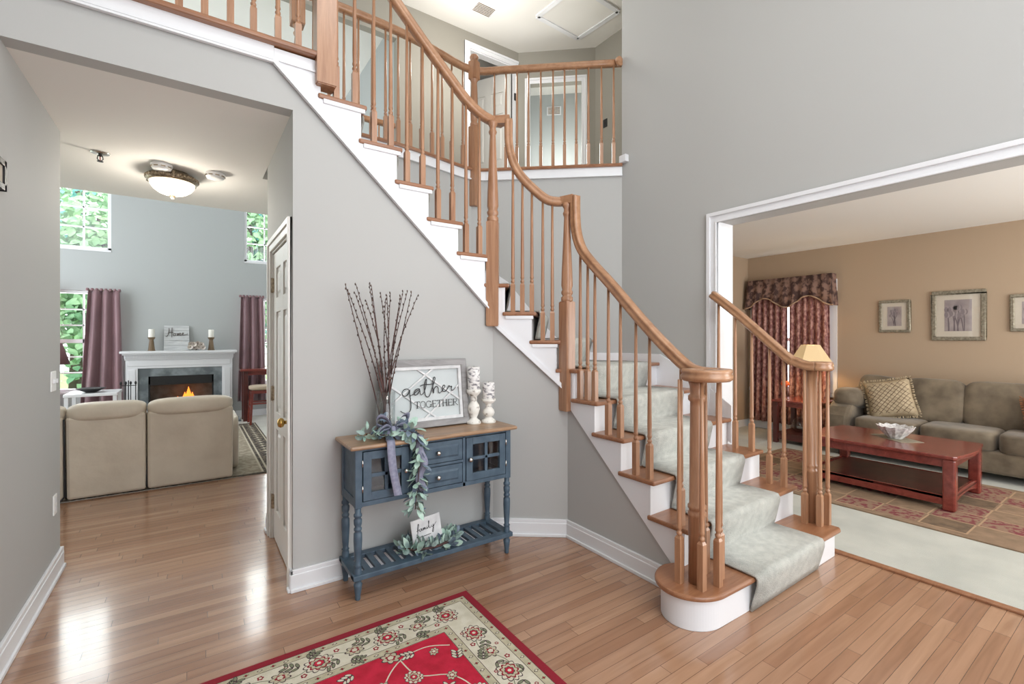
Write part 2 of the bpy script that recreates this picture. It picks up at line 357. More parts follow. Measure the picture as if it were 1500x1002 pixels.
def stroke(mb, pts, w, fr, mi=0, t=0.002, n=7, taper=True, smooth=True):
    o, u, v = V(fr[0]), V(fr[1]), V(fr[2]); nn = u.cross(v).normalized()
    P = cat([V((p[0], p[1], 0)) for p in pts], n) if smooth and len(pts) > 2 else [V((p[0], p[1], 0)) for p in pts]
    q = [o + u * p.x + v * p.y + nn * t / 2 for p in P]; k = len(q)
    mb.sweep(q, [(-w / 2, -t / 2), (w / 2, -t / 2), (w / 2, t / 2), (-w / 2, t / 2)], [nn.cross((q[min(i + 1, k - 1)] - q[max(i - 1, 0)])) for i in range(k)], mi, False,
             [0.55 + 0.45 * math.sin(math.pi * (0.12 + 0.8 * i / max(k - 1, 1))) if taper else 1 for i in range(k)])
def leaf(mb, b, d, nrm, L, Wd, mi=0, curl=0.2):
    b, d = V(b), V(d).normalized(); sd = d.cross(V(nrm))
    if sd.length < 1e-4: sd = d.orthogonal()
    sd.normalize(); up = sd.cross(d)
    pts = [(0, 0), (0.3, 0.42), (0.6, 0.5), (0.85, 0.3), (1, 0)]
    c = [b + d * L * t + up * (-curl * L * t * t) for t, _ in pts]
    l = [c[i] + sd * Wd * pts[i][1] + up * 0.15 * Wd for i in range(1, 4)]; r = [c[i] - sd * Wd * pts[i][1] + up * 0.15 * Wd for i in range(1, 4)]
    vs = c + l + r
    mb.add(vs, [(0, 1, 5), (1, 2, 6, 5), (2, 3, 7, 6), (3, 4, 7), (0, 8, 1), (1, 8, 9, 2), (2, 9, 10, 3), (3, 10, 4)], mi, True)

# ------------------------------------------------------------------ key planes (metres; x along the console wall, y away down the corridor)
XL, XJ, YC, XS, XR = -0.69, 0.474, 2.90, 2.26, 3.546
C1, F2, CEIL2 = 2.755, 3.10, 5.55
YF, YFAR = 5.53, 9.85
XLR, YLR = 7.55, 4.10
OVER = [(3.546, 3.207), (2.62, 4.0), (2.48, 4.12), (2.36, 4.165), (2.2, 4.15), (1.95, 4.09), (1.65, 4.03), (1.3, 4.0), (0.66, 4.0)]
ZO = 3.19

# ------------------------------------------------------------------ room shell
b = MB(); b.box(-3.3, 3.60, -1.7, 5.605, -0.1, 0); struct('floor', b, 'floor')
b = MB(); b.box(-3.3, 3.1, 5.605, 10.0, -0.1, 0.004); struct('floor_family', b, 'carpet_fam')
b = MB(); b.box(3.60, 7.7, -2.1, 4.2, -0.1, 0.008); struct('floor_living', b, 'carpet_lr')
b = MB(); b.box(3.565, 3.615, -0.8, 2.18, 0, 0.014); struct('trim_threshold', b, 'oak_x', bevel=0.004)
# foyer and corridor
b = MB(); b.box(XL - 0.12, XL, -1.7, 4.044, 0, C1); b.box(XL - 0.12, XL, -1.7, 3.0, C1, CEIL2); struct('wall_left', b, 'wall')
b = MB()
for u0, u1, z0, z1 in holes(XL - 0.12, XR + 0.15, 0, CEIL2, [(0.0, 2.9, 0.4, 5.2)]): b.box(u0, u1, -1.7, -1.55, z0, z1)
struct('wall_front', b, 'wall')
b = MB(); b.box(-3.3, XJ, 3.0, YF, C1, C1 + 0.2); b.box(XJ, 2.15, 4.3, YF, C1, C1 + 0.2); struct('ceiling_corridor', b, 'ceil')
def zstr(x): return 1.683 + (1.767 - x) * 0.94
b = MB(); b.prism([(XJ, YC, 0), (1.826, YC, 0), (1.826, YC, 1.66), (0.36, YC, 3.04), (XL, YC, 3.04), (XL, YC, C1 - 0.0005), (XJ, YC, C1 - 0.0005)], (0, 0.1, 0)); struct('wall_console', b, 'wall')
b = MB(); b.prism([(1.826, 2.9, 0), (2.26, 2.565, 0), (2.26, 2.565, 1.1), (1.826, 2.9, 1.6)], (0.055, 0.072, 0)); struct('wall_angle', b, 'wall')
b = MB(); b.prism([(XS, 1.50, 0), (XS, 2.565, 0), (XS, 2.565, 1.02), (XS, 1.50, 0.07)], (0.09, 0, 0)); struct('wall_under_stairs', b, 'wall')
b = MB()
DY0, DY1 = 3.004, 3.76
for u0, u1, z0, z1 in holes(3.0, 3.946, 0, C1, [(DY0, DY1, 0, 2.07)]): b.box(XJ, XJ + 0.1, u0, u1, z0, z1)
struct('wall_closet', b, 'wall')
b = MB(); b.box(XJ + 0.1, 2.15, 3.946, 4.05, 0, 2.0); b.box(XJ, 0.87, 3.946, 3.99, 2.0, C1); struct('wall_closet_back', b, 'wall')
# right wall with the wide opening to the living room
b = MB()
for u0, u1, z0, z1 in holes(-1.7, 3.207, 0, CEIL2, [(-0.9, 2.186, 0, 2.40)]): b.box(XR, XR + 0.21, u0, u1, z0, z1)
struct('wall_right', b, 'wall')
b = MB()
b.box(XR + 0.001, XR + 0.209, 2.170, 2.188, 0, 2.40); b.box(XR + 0.001, XR + 0.209, -0.902, -0.885, 0, 2.40)
struct('trim_opening_lining', b, 'trim')
b = MB()
for w0, w1, t in ((0, 0.085, 0.014), (0.055, 0.085, 0.028), (0.0, 0.014, 0.020)):
    b.prism([(XR, 2.18 + w0, 0), (XR, 2.18 + w0, 2.394 + w0), (XR, -0.9 - w0, 2.394 + w0), (XR, -0.9 - w0, 2.394 + w1), (XR, 2.18 + w1, 2.394 + w1), (XR, 2.18 + w1, 0)], (-t, 0, 0))
struct('trim_opening_casing', b, 'trim', bevel=0.003)
# living room
b = MB()
for u0, u1, z0, z1 in holes(-2.1, 4.2, 0, 2.9, [(2.98, 3.88, 0.65, 2.2)]): b.box(XLR, XLR + 0.15, u0, u1, z0, z1)
struct('wall_living_far', b, 'wall_tan')
b = MB(); b.box(XR + 0.21, XLR + 0.15, YLR, YLR + 0.12, 0, 2.9); struct('wall_living_left', b, 'wall_tan')
b = MB()
for u0, u1, z0, z1 in holes(XR, XLR + 0.15, 0, 2.9, [(4.2, 7.0, 0.5, 2.4)]): b.box(u0, u1, -2.2, -2.05, z0, z1)
struct('wall_living_front', b, 'wall_tan')
b = MB(); b.box(XR + 0.205, XLR + 0.15, -2.2, YLR + 0.12, C1, C1 + 0.15); struct('ceiling_living', b, 'ceil')
b = MB(); b.box(XR + 0.21, XLR, YLR - 0.014, YLR, 0, 0.12); b.box(XLR - 0.014, XLR, -2.05, YLR, 0, 0.12); struct('baseboard_living', b, 'trim', bevel=0.004)
# family room
FH = [(-2.05, -1.08, 0.6, 2.2), (-2.05, -1.08, 2.85, 4.2), (0.79, 1.76, 0.6, 2.2), (0.79, 1.76, 2.85, 4.2)]
b = MB()
for u0, u1, z0, z1 in holes(-3.3, 2.2, 0, CEIL2, FH + [(-0.60, 0.31, 0.0, 0.81)]): b.box(u0, u1, YFAR, YFAR + 0.15, z0, z1)
struct('wall_family_far', b, 'wall_fam')
b = MB()
for u0, u1, z0, z1 in holes(4.04, YFAR, 0, CEIL2, [(6.0, 9.3, 0.6, 4.6)]): b.box(-3.4, -3.25, u0, u1, z0, z1)
struct('wall_family_left', b, 'wall_fam')
b = MB()
for u0, u1, z0, z1 in holes(4.3, YFAR, 0, C1, []) + holes(5.55, YFAR, C1, CEIL2, []): b.box(2.15, 2.2, u0, u1, z0, z1)
struct('wall_family_right', b, 'wall_fam')
b = MB(); b.box(-3.3, XL - 0.12, 3.95, 4.044, 0, C1); struct('wall_corridor_return', b, 'wall')
b = MB(); b.box(-3.4, 6.5, -1.7, 10.0, CEIL2, CEIL2 + 0.12); struct('ceiling', b, 'ceil')
b = MB(); b.box(-3.25, -0.95, YFAR - 0.014, YFAR, 0, 0.12); b.box(0.65, 2.15, YFAR - 0.014, YFAR, 0, 0.12); struct('baseboard_family', b, 'trim', bevel=0.004)
# upstairs hall
b = MB(); b.box(-3.3, 0.62, 2.96, YF, C1 + 0.2, F2); b.prism([(0.62, 4.02, F2), *[(x, y + 0.03, F2) for x, y in OVER[::-1][1:]], (3.75, 3.2, F2), (6.5, 3.2, F2), (6.5, YF, F2), (0.62, YF, F2)], (0, 0, -0.14)); struct('floor_gallery', b, 'carpet_lr')
b = MB()
for i in range(len(OVER) - 1):
    (x0, y0), (x1, y1) = OVER[i], OVER[i + 1]; d = V((y1 - y0, -(x1 - x0), 0)).normalized() * 0.1
    if d.y < 0: d = -d
    b.prism([(x0, y0, 0.9), (x1, y1, 0.9), (x1, y1, 3.16), (x0, y0, 3.16)], d)
struct('wall_stairwell', b, 'wall')
b = MB()
for u0, u1, z0, z1 in holes(2.05, 3.863, F2, CEIL2, [(3.06, 3.84, F2, 5.33)]): b.box(u0, u1, 5.45, 5.55, z0, z1)
b.box(-3.3, 2.05, 5.45, 5.55, 5.10, CEIL2); b.box(-3.3, 2.05, 5.45, 5.55, C1 + 0.2, F2 + 0.02)
struct('wall_gallery_back', b, 'wall_up')
A2, B2 = V((3.863, 5.45, 0)), V((4.685, 4.73, 0)); D2 = (B2 - A2).normalized(); N2 = V((-D2.y, D2.x, 0)); LEN2 = (B2 - A2).length
if N2.y < 0: N2 = -N2
b = MB()
for u0, u1, z0, z1 in holes(0, LEN2, F2, CEIL2, [(0.17, 0.90, F2, 5.09)]):
    b.prism([A2 + D2 * u0 + V((0, 0, z0)), A2 + D2 * u1 + V((0, 0, z0)), A2 + D2 * u1 + V((0, 0, z1)), A2 + D2 * u0 + V((0, 0, z1))], N2 * 0.1)
struct('wall_gallery_angle', b, 'wall_up')
b = MB(); b.box(4.685, 4.80, 3.2, 4.76, F2, CEIL2); b.box(3.75, 4.8, 3.1, 3.2, F2, CEIL2); struct('wall_gallery_right', b, 'wall_up')
b = MB()   # the dim room behind the ajar door
b.box(2.2, 2.3, 5.55, 7.6, F2, CEIL2); b.box(2.2, 4.3, 7.6, 7.7, F2, CEIL2); b.box(4.05, 4.15, 5.75, 7.6, F2, CEIL2); b.box(2.2, 4.3, 5.5, 7.7, F2 - 0.1, F2)
struct('wall_dim_room', b, 'wall_up')
b = MB()   # the bright room beyond the angled doorway
c0 = A2 - D2 * 0.05
def P2(u, n, z): return A2 + D2 * u + N2 * n + V((0, 0, z))
b.prism([P2(-0.02, 1.2, F2), P2(1.5, 1.2, F2), P2(1.5, 1.2, CEIL2), P2(-0.02, 1.2, CEIL2)], N2 * 0.08)
b.prism([P2(1.5, 0.1, F2), P2(1.5, 1.5, F2), P2(1.5, 1.5, CEIL2), P2(1.5, 0.1, CEIL2)], D2 * 0.08)
b.prism([P2(-0.02, 0.1, F2), P2(-0.02, 1.5, F2), P2(-0.02, 1.5, CEIL2), P2(-0.02, 0.1, CEIL2)], D2 * -0.06)
struct('wall_bright_room', b, 'wall_fam')
b = MB(); b.prism([P2(-0.1, 0.1, F2), P2(1.6, 0.1, F2), P2(1.6, 1.6, F2), P2(-0.1, 1.6, F2)], (0, 0, -0.08)); struct('floor_bright_room', b, 'floor')
# casings of the two upstairs doorways
b = MB()
for t, w0, w1 in ((0.015, 0, 0.08), (0.026, 0.05, 0.08)):
    b.prism([(3.06 - w1, 5.45, F2), (3.06 - w1, 5.45, 5.33 + w1), (3.84 + w1 * 0.2, 5.45, 5.33 + w1), (3.84 + w1 * 0.2, 5.45, 5.33 + w0), (3.06 - w0, 5.45, 5.33 + w0), (3.06 - w0, 5.45, F2)], (0, -t, 0))
b.box(3.06, 3.075, 5.45, 5.55, F2, 5.33); b.box(3.825, 3.84, 5.45, 5.55, F2, 5.33); b.box(3.06, 3.84, 5.45, 5.55, 5.315, 5.33)
struct('trim_gallery_door', b, 'trim', bevel=0.003)
b = MB()
for t, w0, w1 in ((0.015, 0, 0.075), (0.026, 0.045, 0.075)):
    b.prism([P2(0.17 - w1, 0, F2), P2(0.17 - w1, 0, 5.09 + w1), P2(0.90 + w1, 0, 5.09 + w1), P2(0.90 + w1, 0, F2), P2(0.90 + w0, 0, F2), P2(0.90 + w0, 0, 5.09 + w0), P2(0.17 - w0, 0, 5.09 + w0), P2(0.17 - w0, 0, F2)], N2 * -t)
struct('trim_gallery_angle', b, 'trim', bevel=0.003)
# baseboards
def baseb(name, pts, side, h=0.125, t=0.016):
    b = MB(); sd = V(side)
    for i in range(len(pts) - 1):
        a, c = V((*pts[i], 0)), V((*pts[i + 1], 0)); n = V(((c - a).y, -(c - a).x, 0)).normalized()
        if n.dot(sd) < 0: n = -n
        b.prism([a, c, c + V((0, 0, h)), a + V((0, 0, h))], n * t); b.prism([a, c, c + V((0, 0, 0.022)), a + V((0, 0, 0.022))], n * (t + 0.014))
        b.prism([a, c, c + V((0, 0, h - 0.025)), a + V((0, 0, h - 0.025))], n * (t + 0.004))
    return struct(name, b, 'trim', bevel=0.004)
baseb('baseboard_left', [(XL, -1.55), (XL, 4.044), ], (1, 0, 0))
baseb('baseboard_left_end', [(XL + 0.016, 4.044), (XL - 0.12, 4.044)], (0, 1, 0))
baseb('baseboard_console', [(XJ - 0.016, YC), (1.826, YC), (2.26, 2.565)], (-0.5, -1, 0))
baseb('baseboard_stairs', [(XS, 2.575), (XS, 1.62)], (-1, 0, 0))
baseb('baseboard_corridor', [(XJ, YC - 0.016), (XJ, 2.925)], (-1, 0, 0))
baseb('baseboard_corridor_far', [(XJ, 3.86), (XJ, 3.946)], (-1, 0, 0))
baseb('baseboard_right', [(XR, -1.55), (XR, -1.0)], (-1, 0, 0))

# ------------------------------------------------------------------ windows of the family room
def window(name, x0, x1, z0, z1, nc, rows, meet=None):
    f = MB(); y0, y1 = YFAR + 0.03, YFAR + 0.10
    f.box(x0, x0 + 0.045, y0, y1, z0, z1); f.box(x1 - 0.045, x1, y0, y1, z0, z1); f.box(x0, x1, y0, y1, z0, z0 + 0.05); f.box(x0, x1, y0, y1, z1 - 0.05, z1)
    w = struct(name, f, 'trim', bevel=0.003)
    b = MB()
    for i in range(1, nc): x = x0 + 0.045 + (x1 - x0 - 0.09) * i / nc; b.box(x - 0.010, x + 0.010, y0 + 0.02, y1 - 0.02, z0 + 0.05, z1 - 0.05)
    for j in range(1, rows):
        z = z0 + 0.05 + (z1 - z0 - 0.1) * j / rows; h = 0.03 if meet == j else 0.010
        b.box(x0 + 0.045, x1 - 0.045, y0 + 0.02, y1 - 0.02, z - h, z + h)
    build('muntin_grid', b, 'trim', w)
    b = MB(); b.box(x0 + 0.03, x1 - 0.03, y0 + 0.033, y0 + 0.037, z0 + 0.03, z1 - 0.03); build('window_pane', b, 'glass', w)
    b = MB(); b.box(x0 - 0.0, x1 + 0.0, YFAR - 0.012, YFAR + 0.03, z0 - 0.02, z0 + 0.012); build('window_sill', b, 'trim', w, 0.003)
window('window_1', -2.05, -1.08, 0.6, 2.2, 3, 6, 3)
window('window_2', -2.05, -1.08, 2.85, 4.2, 3, 4)
window('window_3', 0.79, 1.76, 0.6, 2.2, 3, 6, 3)
window('window_4', 0.79, 1.76, 2.85, 4.2, 3, 4)
f = MB(); f.box(XLR + 0.03, XLR + 0.1, 2.98, 3.03, 0.65, 2.2); f.box(XLR + 0.03, XLR + 0.1, 3.83, 3.88, 0.65, 2.2); f.box(XLR + 0.03, XLR + 0.1, 2.98, 3.88, 0.65, 0.7); f.box(XLR + 0.03, XLR + 0.1, 2.98, 3.88, 2.15, 2.2); f.box(XLR + 0.03, XLR + 0.1, 2.98, 3.88, 1.4, 1.45)
f.box(XLR - 0.014, XLR + 0.029, 2.812, 2.985, 0.66, 2.194); f.box(XLR - 0.014, XLR + 0.029, 3.875, 4.05, 0.66, 2.194); f.box(XLR - 0.014, XLR + 0.029, 2.812, 4.05, 2.196, 2.29); f.box(XLR - 0.03, XLR + 0.028, 2.80, 4.06, 0.60, 0.655)
w = struct('window_5', f, 'trim')
b = MB(); b.box(XLR + 0.06, XLR + 0.064, 3.0, 3.86, 0.67, 2.18); build('window_pane', b, 'glass', w)

# ------------------------------------------------------------------ doors
PAN = [(0.22, 0.80), (0.92, 1.62), (1.72, 1.93)]
def carve_door(w, h, t):
    mb = MB(); xs = [(0.115, w / 2 - 0.05), (w / 2 + 0.05, w - 0.115)]
    hs = [(x0, x1, a, c) for x0, x1 in xs for a, c in PAN]
    for u0, u1, z0, z1 in holes(0, w, 0, h, hs): mb.box(u0, u1, 0, t, z0, z1)
    for x0, x1, a, c in hs:
        mb.box(x0, x1, 0.012, t - 0.012, a, c)
        i = 0.03; k = 0.045
        for s0, s1 in ((0.012, 0.004), (t - 0.012, t - 0.004)):
            o = [(x0 + i, s0, a + i), (x1 - i, s0, a + i), (x1 - i, s0, c - i), (x0 + i, s0, c - i)]
            n = [(x0 + k, s1, a + k), (x1 - k, s1, a + k), (x1 - k, s1, c - k), (x0 + k, s1, c - k)]
            mb.add(o + n, [(4, 5, 6, 7)] + [(q, (q + 1) % 4, 4 + (q + 1) % 4, 4 + q) for q in range(4)])
    return mb
# closet door on the corridor wall, face looking to -x ; local x runs along -y from hinge side
mb = carve_door(0.74, 2.04, 0.04)
mb.xf(0, Matrix(((0, 1, 0, XJ + 0.012), (-1, 0, 0, DY1 - 0.01), (0, 0, 1, 0.012), (0, 0, 0, 1))))
d1 = struct('door_1', mb, 'door', bevel=0.002)
b = MB(); b.lathe((XJ + 0.012, 3.085, 0.94), [(0.028, 0), (0.028, 0.006), (0.011, 0.012), (0.011, 0.028), (0.026, 0.036), (0.030, 0.05), (0.022, 0.064), (0.004, 0.068)], 16, axis=(-1, 0, 0)); build('door_knob', b, 'brass', d1)
for z in (0.22, 1.0, 1.78):
    b = MB(); b.box(XJ + 0.0, XJ + 0.012, DY1 - 0.03, DY1 + 0.006, z, z + 0.10); b.lathe((XJ + 0.002, DY1 - 0.006, z - 0.003), [(0.008, 0), (0.008, 0.106)], 8); build('door_hinge', b, 'pewter', d1)
b = MB()
for t, w0, w1 in ((0.014, 0, 0.08), (0.024, 0.045, 0.08)):
    b.prism([(XJ, DY0 - w1, 0), (XJ, DY0 - w1, 2.07 + w1), (XJ, DY1 + w1, 2.07 + w1), (XJ, DY1 + w1, 0), (XJ, DY1 + w0, 0), (XJ, DY1 + w0, 2.07 + w0), (XJ, DY0 - w0, 2.07 + w0), (XJ, DY0 - w0, 0)], (-t, 0, 0))
b.box(XJ, XJ + 0.1, DY0 - 0.001, DY0 + 0.008, 0, 2.07); b.box(XJ, XJ + 0.1, DY1 - 0.008, DY1 + 0.001, 0, 2.07); b.box(XJ, XJ + 0.1, DY0, DY1, 2.058, 2.071)
struct('trim_closet_door', b, 'door', bevel=0.003)
# ajar door upstairs, hinged on the right jamb and swung into the dim room
mb = carve_door(0.74, 2.19, 0.04)
mb.xf(0, Matrix.Translation((3.815, 5.56, F2 + 0.01)) @ Matrix.Rotation(math.radians(180 - 62), 4, 'Z'))
d2 = struct('door_2', mb, 'door', bevel=0.002)
for z in (F2 + 0.22, F2 + 1.75):
    b = MB(); b.box(3.79, 3.826, 5.44, 5.452, z, z + 0.1); build('door_hinge', b, 'black', d2)

# ------------------------------------------------------------------ staircase
NT = 15
def ZT(k): return 0.2075 * k - 0.02
PIN = {2: (2.23, 1.54), 3: (2.23, 1.773), 4: (2.23, 2.004), 5: (2.23, 2.239), 6: (2.23, 2.44), 7: (2.200, 2.575), 8: (2.060, 2.683), 9: (1.905, 2.80), 10: (1.783, 2.87), 11: (1.564, 2.87), 12: (1.34, 2.87), 13: (1.12, 2.87), 14: (0.891, 2.87), 15: (0.655, 2.87)}
POUT = {2: (3.56, 1.57), 3: (3.56, 1.811), 4: (3.54, 2.05), 5: (3.54, 2.36), 6: (3.54, 2.74), 7: (3.33, 3.385), 8: (2.98, 3.69), 9: (2.62, 3.99), 10: (2.12, 4.10), 11: (1.73, 4.03), 12: (1.46, 4.0), 13: (1.18, 4.0), 14: (0.92, 4.0), 15: (0.655, 4.0)}
CIN = {6: [(2.23, 2.552)], 9: [(1.815, 2.87)]}
COUT = {6: [(3.54, 3.20)], 9: [(2.48, 4.10), (2.36, 4.15), (2.2, 4.13)]}
def nback(k):
    p, q = V((*PIN[k], 0)), V((*POUT[k], 0)); d = (q - p).normalized(); n = V((-d.y, d.x, 0)); return d, n
stairs = thing('staircase', 'white staircase with oak treads turning left up to the gallery', 'staircase', (2.8, 1.5, 0))
for k in range(2, NT):
    d, n = nback(k); d1_, n1 = nback(k + 1)
    fr = [V((*PIN[k], 0)), V((*POUT[k], 0))]
    bk = [V((*POUT[k + 1], 0)) + n1 * 0.05, V((*PIN[k + 1], 0)) + n1 * 0.05]
    if k in (6,): bk[1] = V((*PIN[k + 1], 0)) + V((-0.03, 0.022, 0))
    poly = fr + [V((*c, 0)) for c in COUT.get(k, [])] + bk + [V((*c, 0)) for c in reversed(CIN.get(k, []))]
    b = MB(); b.prism([p + V((0, 0, ZT(k) - 0.028)) for p in poly], (0, 0, 0.028)); build('tread', b, 'oak_x', stairs, 0.009)
for k in range(2, NT + 1):
    d, n = nback(k); p, q = V((*PIN[k], 0)) + n * 0.034 + d * 0.02, V((*POUT[k], 0)) + n * 0.034
    b = MB(); b.prism([p + V((0, 0, ZT(k - 1) - 0.01)), q + V((0, 0, ZT(k - 1) - 0.01)), q + V((0, 0, ZT(k) - 0.026)), p + V((0, 0, ZT(k) - 0.026))], n * 0.016); build('riser', b, 'trim', stairs)
# starting step with a bullnose end
def bull(off):
    pts = []
    cx, cy, r = 2.175, 1.475, 0.155 + off
    for i in range(37):
        a = math.radians(90 + 180 * i / 36); pts.append((cx + r * 1.12 * math.cos(a), cy + r * math.sin(a)))
    e = 3.545 + off * 0.5
    pts += [(2.45, 1.315 - off), (e - 0.03, 1.325 - off), (e, 1.34 - off), (e, 1.60), (2.26, 1.60 + 0.03)]
    return pts
b = MB(); b.prism([(x, y, ZT(1) - 0.028) for x, y in bull(0.03)], (0, 0, 0.028)); build('bullnose_tread', b, 'oak_x', stairs, 0.010)
b = MB(); b.prism([(x, y, 0) for x, y in bull(0.0)], (0, 0, ZT(1) - 0.028)); build('bullnose_riser', b, 'trim', stairs, 0.003)
# string boards
b = MB()
pts = [(1.48, 0.003), (2.56, 0.97), (2.56, ZT(6) - 0.028)]
for k in range(6, 1, -1): pts += [(PIN[k][1] + 0.034, ZT(k) - 0.028), (PIN[k][1] + 0.034, ZT(k - 1) - 0.028)]
pts += [(1.48, ZT(1) - 0.028)]
b.prism([(2.244, y, z) for y, z in pts], (0.016, 0, 0))
T0, T1 = V((2.25, 2.553, 0)), V((1.816, 2.888, 0)); TD = (T1 - T0).normalized(); TN = V((0.611, 0.791, 0))
def tt(p): return (V((*p, 0)) - T0).dot(TD)
TL = (T1 - T0).length
pts = [(0, 1.06), (TL, 1.565), (TL, ZT(9) - 0.028)]
for k in (9, 8, 7): pts += [(tt(PIN[k]) + 0.034, ZT(k) - 0.028), (tt(PIN[k]) + 0.034, ZT(k - 1) - 0.028)]
pts += [(0, ZT(6) - 0.028)]
b.prism([T0 + TD * t + V((0, 0, z)) for t, z in pts], TN * 0.016)
pts = [(1.82, zstr(1.82)), (0.375, 2.993), (0.375, 3.07), (0.60, 3.07)]
for k in range(15, 9, -1): pts += [(PIN[k][0] - 0.034, ZT(k) - 0.028), (PIN[k][0] - 0.034, ZT(k - 1) - 0.028)]
pts += [(1.82, ZT(9) - 0.028)]
b.prism([(x, 2.884, z) for x, z in pts], (0, 0.016, 0))
for k in range(10, 15):     # cove under the tread ends
    b.box(PIN[k + 1][0] - 0.02, PIN[k][0] - 0.012, 2.872, 2.886, ZT(k) - 0.052, ZT(k) - 0.027)
for k in (7, 8):
    a_, c_ = T0 + TD * (tt(PIN[k]) + 0.02), T0 + TD * (tt(PIN[k + 1]) + 0.03); b.beam(a_ + V((0, 0, ZT(k) - 0.04)) - TN * 0.004, c_ + V((0, 0, ZT(k) - 0.04)) - TN * 0.004, 0.014, 0.024)
build('string_board', b, 'trim', stairs, 0.002)
b = MB()   # moulding along the lower edge of the upper strings
b.beam((1.82, 2.880, zstr(1.82) + 0.006), (0.375, 2.880, 2.998), 0.020, 0.022); b.beam((1.82, 2.877, zstr(1.82) - 0.012), (0.375, 2.877, 2.980), 0.026, 0.010)
a_, c_ = T0 - TN * 0.005, T1 - TN * 0.005
b.beam(a_ + V((0, 0, 1.066)), c_ + V((0, 0, 1.571)), 0.020, 0.022); b.beam(a_ + V((0, 0, 1.05)), c_ + V((0, 0, 1.555)), 0.026, 0.010)
build('string_moulding', b, 'trim', stairs)
# landing edge over the corridor: nosing, fascia and moulding
b = MB(); b.box(XL, 0.60, 2.84, 2.97, 3.078, 3.108); build('landing_nosing', b, 'oak_x', stairs, 0.010)
b = MB(); b.box(XL, 0.375, 2.884, 2.90, 2.985, 3.08); b.box(XL, 0.375, 2.868, 2.886, 2.980, 2.992); b.box(XL, 0.60, 2.872, 2.886, 2.996, 3.004); b.box(XL, 0.60, 2.876, 2.886, 3.006, 3.012); build('landing_fascia', b, 'trim', stairs)
# skirt board along the outer walls
b = MB()
path = [(5, POUT[5]), (6, POUT[6])]
def skirt(p, q, z0, z1, drop):
    p, q = V((*p, 0)), V((*q, 0)); d = (q - p).normalized(); n = V((-d.y, d.x, 0))
    b.prism([p + V((0, 0, z0 - drop)), q + V((0, 0, z1 - drop)), q + V((0, 0, z1)), p + V((0, 0, z0))], n * 0.018)
skirt((3.545, 2.05), (3.545, 2.36), ZT(4) + 0.10, ZT(5) + 0.10, 0.3); skirt((3.545, 2.36), (3.545, 2.74), ZT(5) + 0.10, ZT(6) + 0.075, 0.3)
skirt((3.545, 2.74), (3.545, 3.207), ZT(6) + 0.075, ZT(6) + 0.075, 0.3); skirt((3.546, 3.207), (3.342, 3.384), ZT(6) + 0.075, ZT(6) + 0.075, 0.3)
skirt((3.342, 3.384), (3.125, 3.572), ZT(6) + 0.075, 1.36, 0.3); skirt((3.125, 3.572), (2.92, 3.749), 1.36, 1.63, 0.4); skirt((2.92, 3.749), (2.681, 3.956), 1.63, 2.02, 0.45); skirt((2.681, 3.956), (2.48, 4.12), 2.02, 2.2, 0.45)
skirt((2.2, 4.15), (1.65, 4.03), 2.25, 2.6, 0.5); skirt((1.65, 4.03), (0.7, 4.0), 2.6, 3.19, 0.5)
build('skirt_board', b, 'trim', stairs)
# overlook edge: oak nosing and white fascia following the curve
prof = [(p[0], p[1]) for p in OVER]
sm = cat([V((x, y, 0)) for x, y in OVER], 4)
def side_list(P):
    out = []
    for i in range(len(P)):
        t = P[min(i + 1, len(P) - 1)] - P[max(i - 1, 0)]; n = V((t.y, -t.x, 0)).normalized()
        if n.y > 0: n = -n
        out.append(n)
    return out
sd = side_list(sm)
b = MB(); b.sweep([p + V((0, 0, ZO - 0.014)) for p in sm], [(-0.10, -0.014), (0.038, -0.014), (0.045, 0), (0.038, 0.014), (-0.10, 0.014)], sd, 0, False); build('gallery_nosing', b, 'oak_x', stairs)
b = MB(); b.sweep([p + V((0, 0, ZO - 0.075)) for p in sm], [(-0.02, -0.047), (0.016, -0.047), (0.016, 0.030), (0.030, 0.034), (0.030, 0.046), (-0.02, 0.046)], sd, 0, False); build('gallery_fascia', b, 'trim', stairs)
b = MB(); b.box(3.50, 3.547, 3.12, 3.205, ZO - 0.0, ZO + 0.07); build('gallery_plinth', b, 'trim', stairs, 0.004)

# carpet runner
run = MB(); Lr = []; Rr = []
def rp(k):
    d, n = nback(k) if k > 1 else (V((1, 0, 0)), V((0, 1, 0)))
    p, q = (V((*PIN[k], 0)), V((*POUT[k], 0))) if k > 1 else (V((2.23, 1.288, 0)), V((3.56, 1.297, 0)))
    ins = 0.20 if k < 6 else (0.14 if k < 10 else 0.16)
    outs = 0.33 if k < 5 else 0.26
    return p + d * ins, q - d * outs, n
for k in range(1, NT):
    l, r, n = rp(k); z0 = ZT(k - 1) + 0.012 if k > 1 else 0.006; z1 = ZT(k) + 0.012
    prof = [(0.016, z0), (0.004, z0 + 0.05), (-0.010, z1 - 0.09), (-0.020, z1 - 0.045), (-0.020, z1 - 0.018), (-0.010, z1 - 0.002), (0.012, z1)]
    for o, z in prof: Lr.append(l + n * o + V((0, 0, z))); Rr.append(r + n * o + V((0, 0, z)))
k_ = len(Lr); Md = [[Lr[i].lerp(Rr[i], t) for i in range(k_)] for t in (0, 0.34, 0.67, 1)]
for j in range(3): run.strip(Md[j], Md[j + 1])
tag(recentre(build('stair_runner', run, 'carpet_gray', None, 0, 0, 0.012)), 'pale gray-green carpet runner down the middle of the staircase', 'carpet runner')

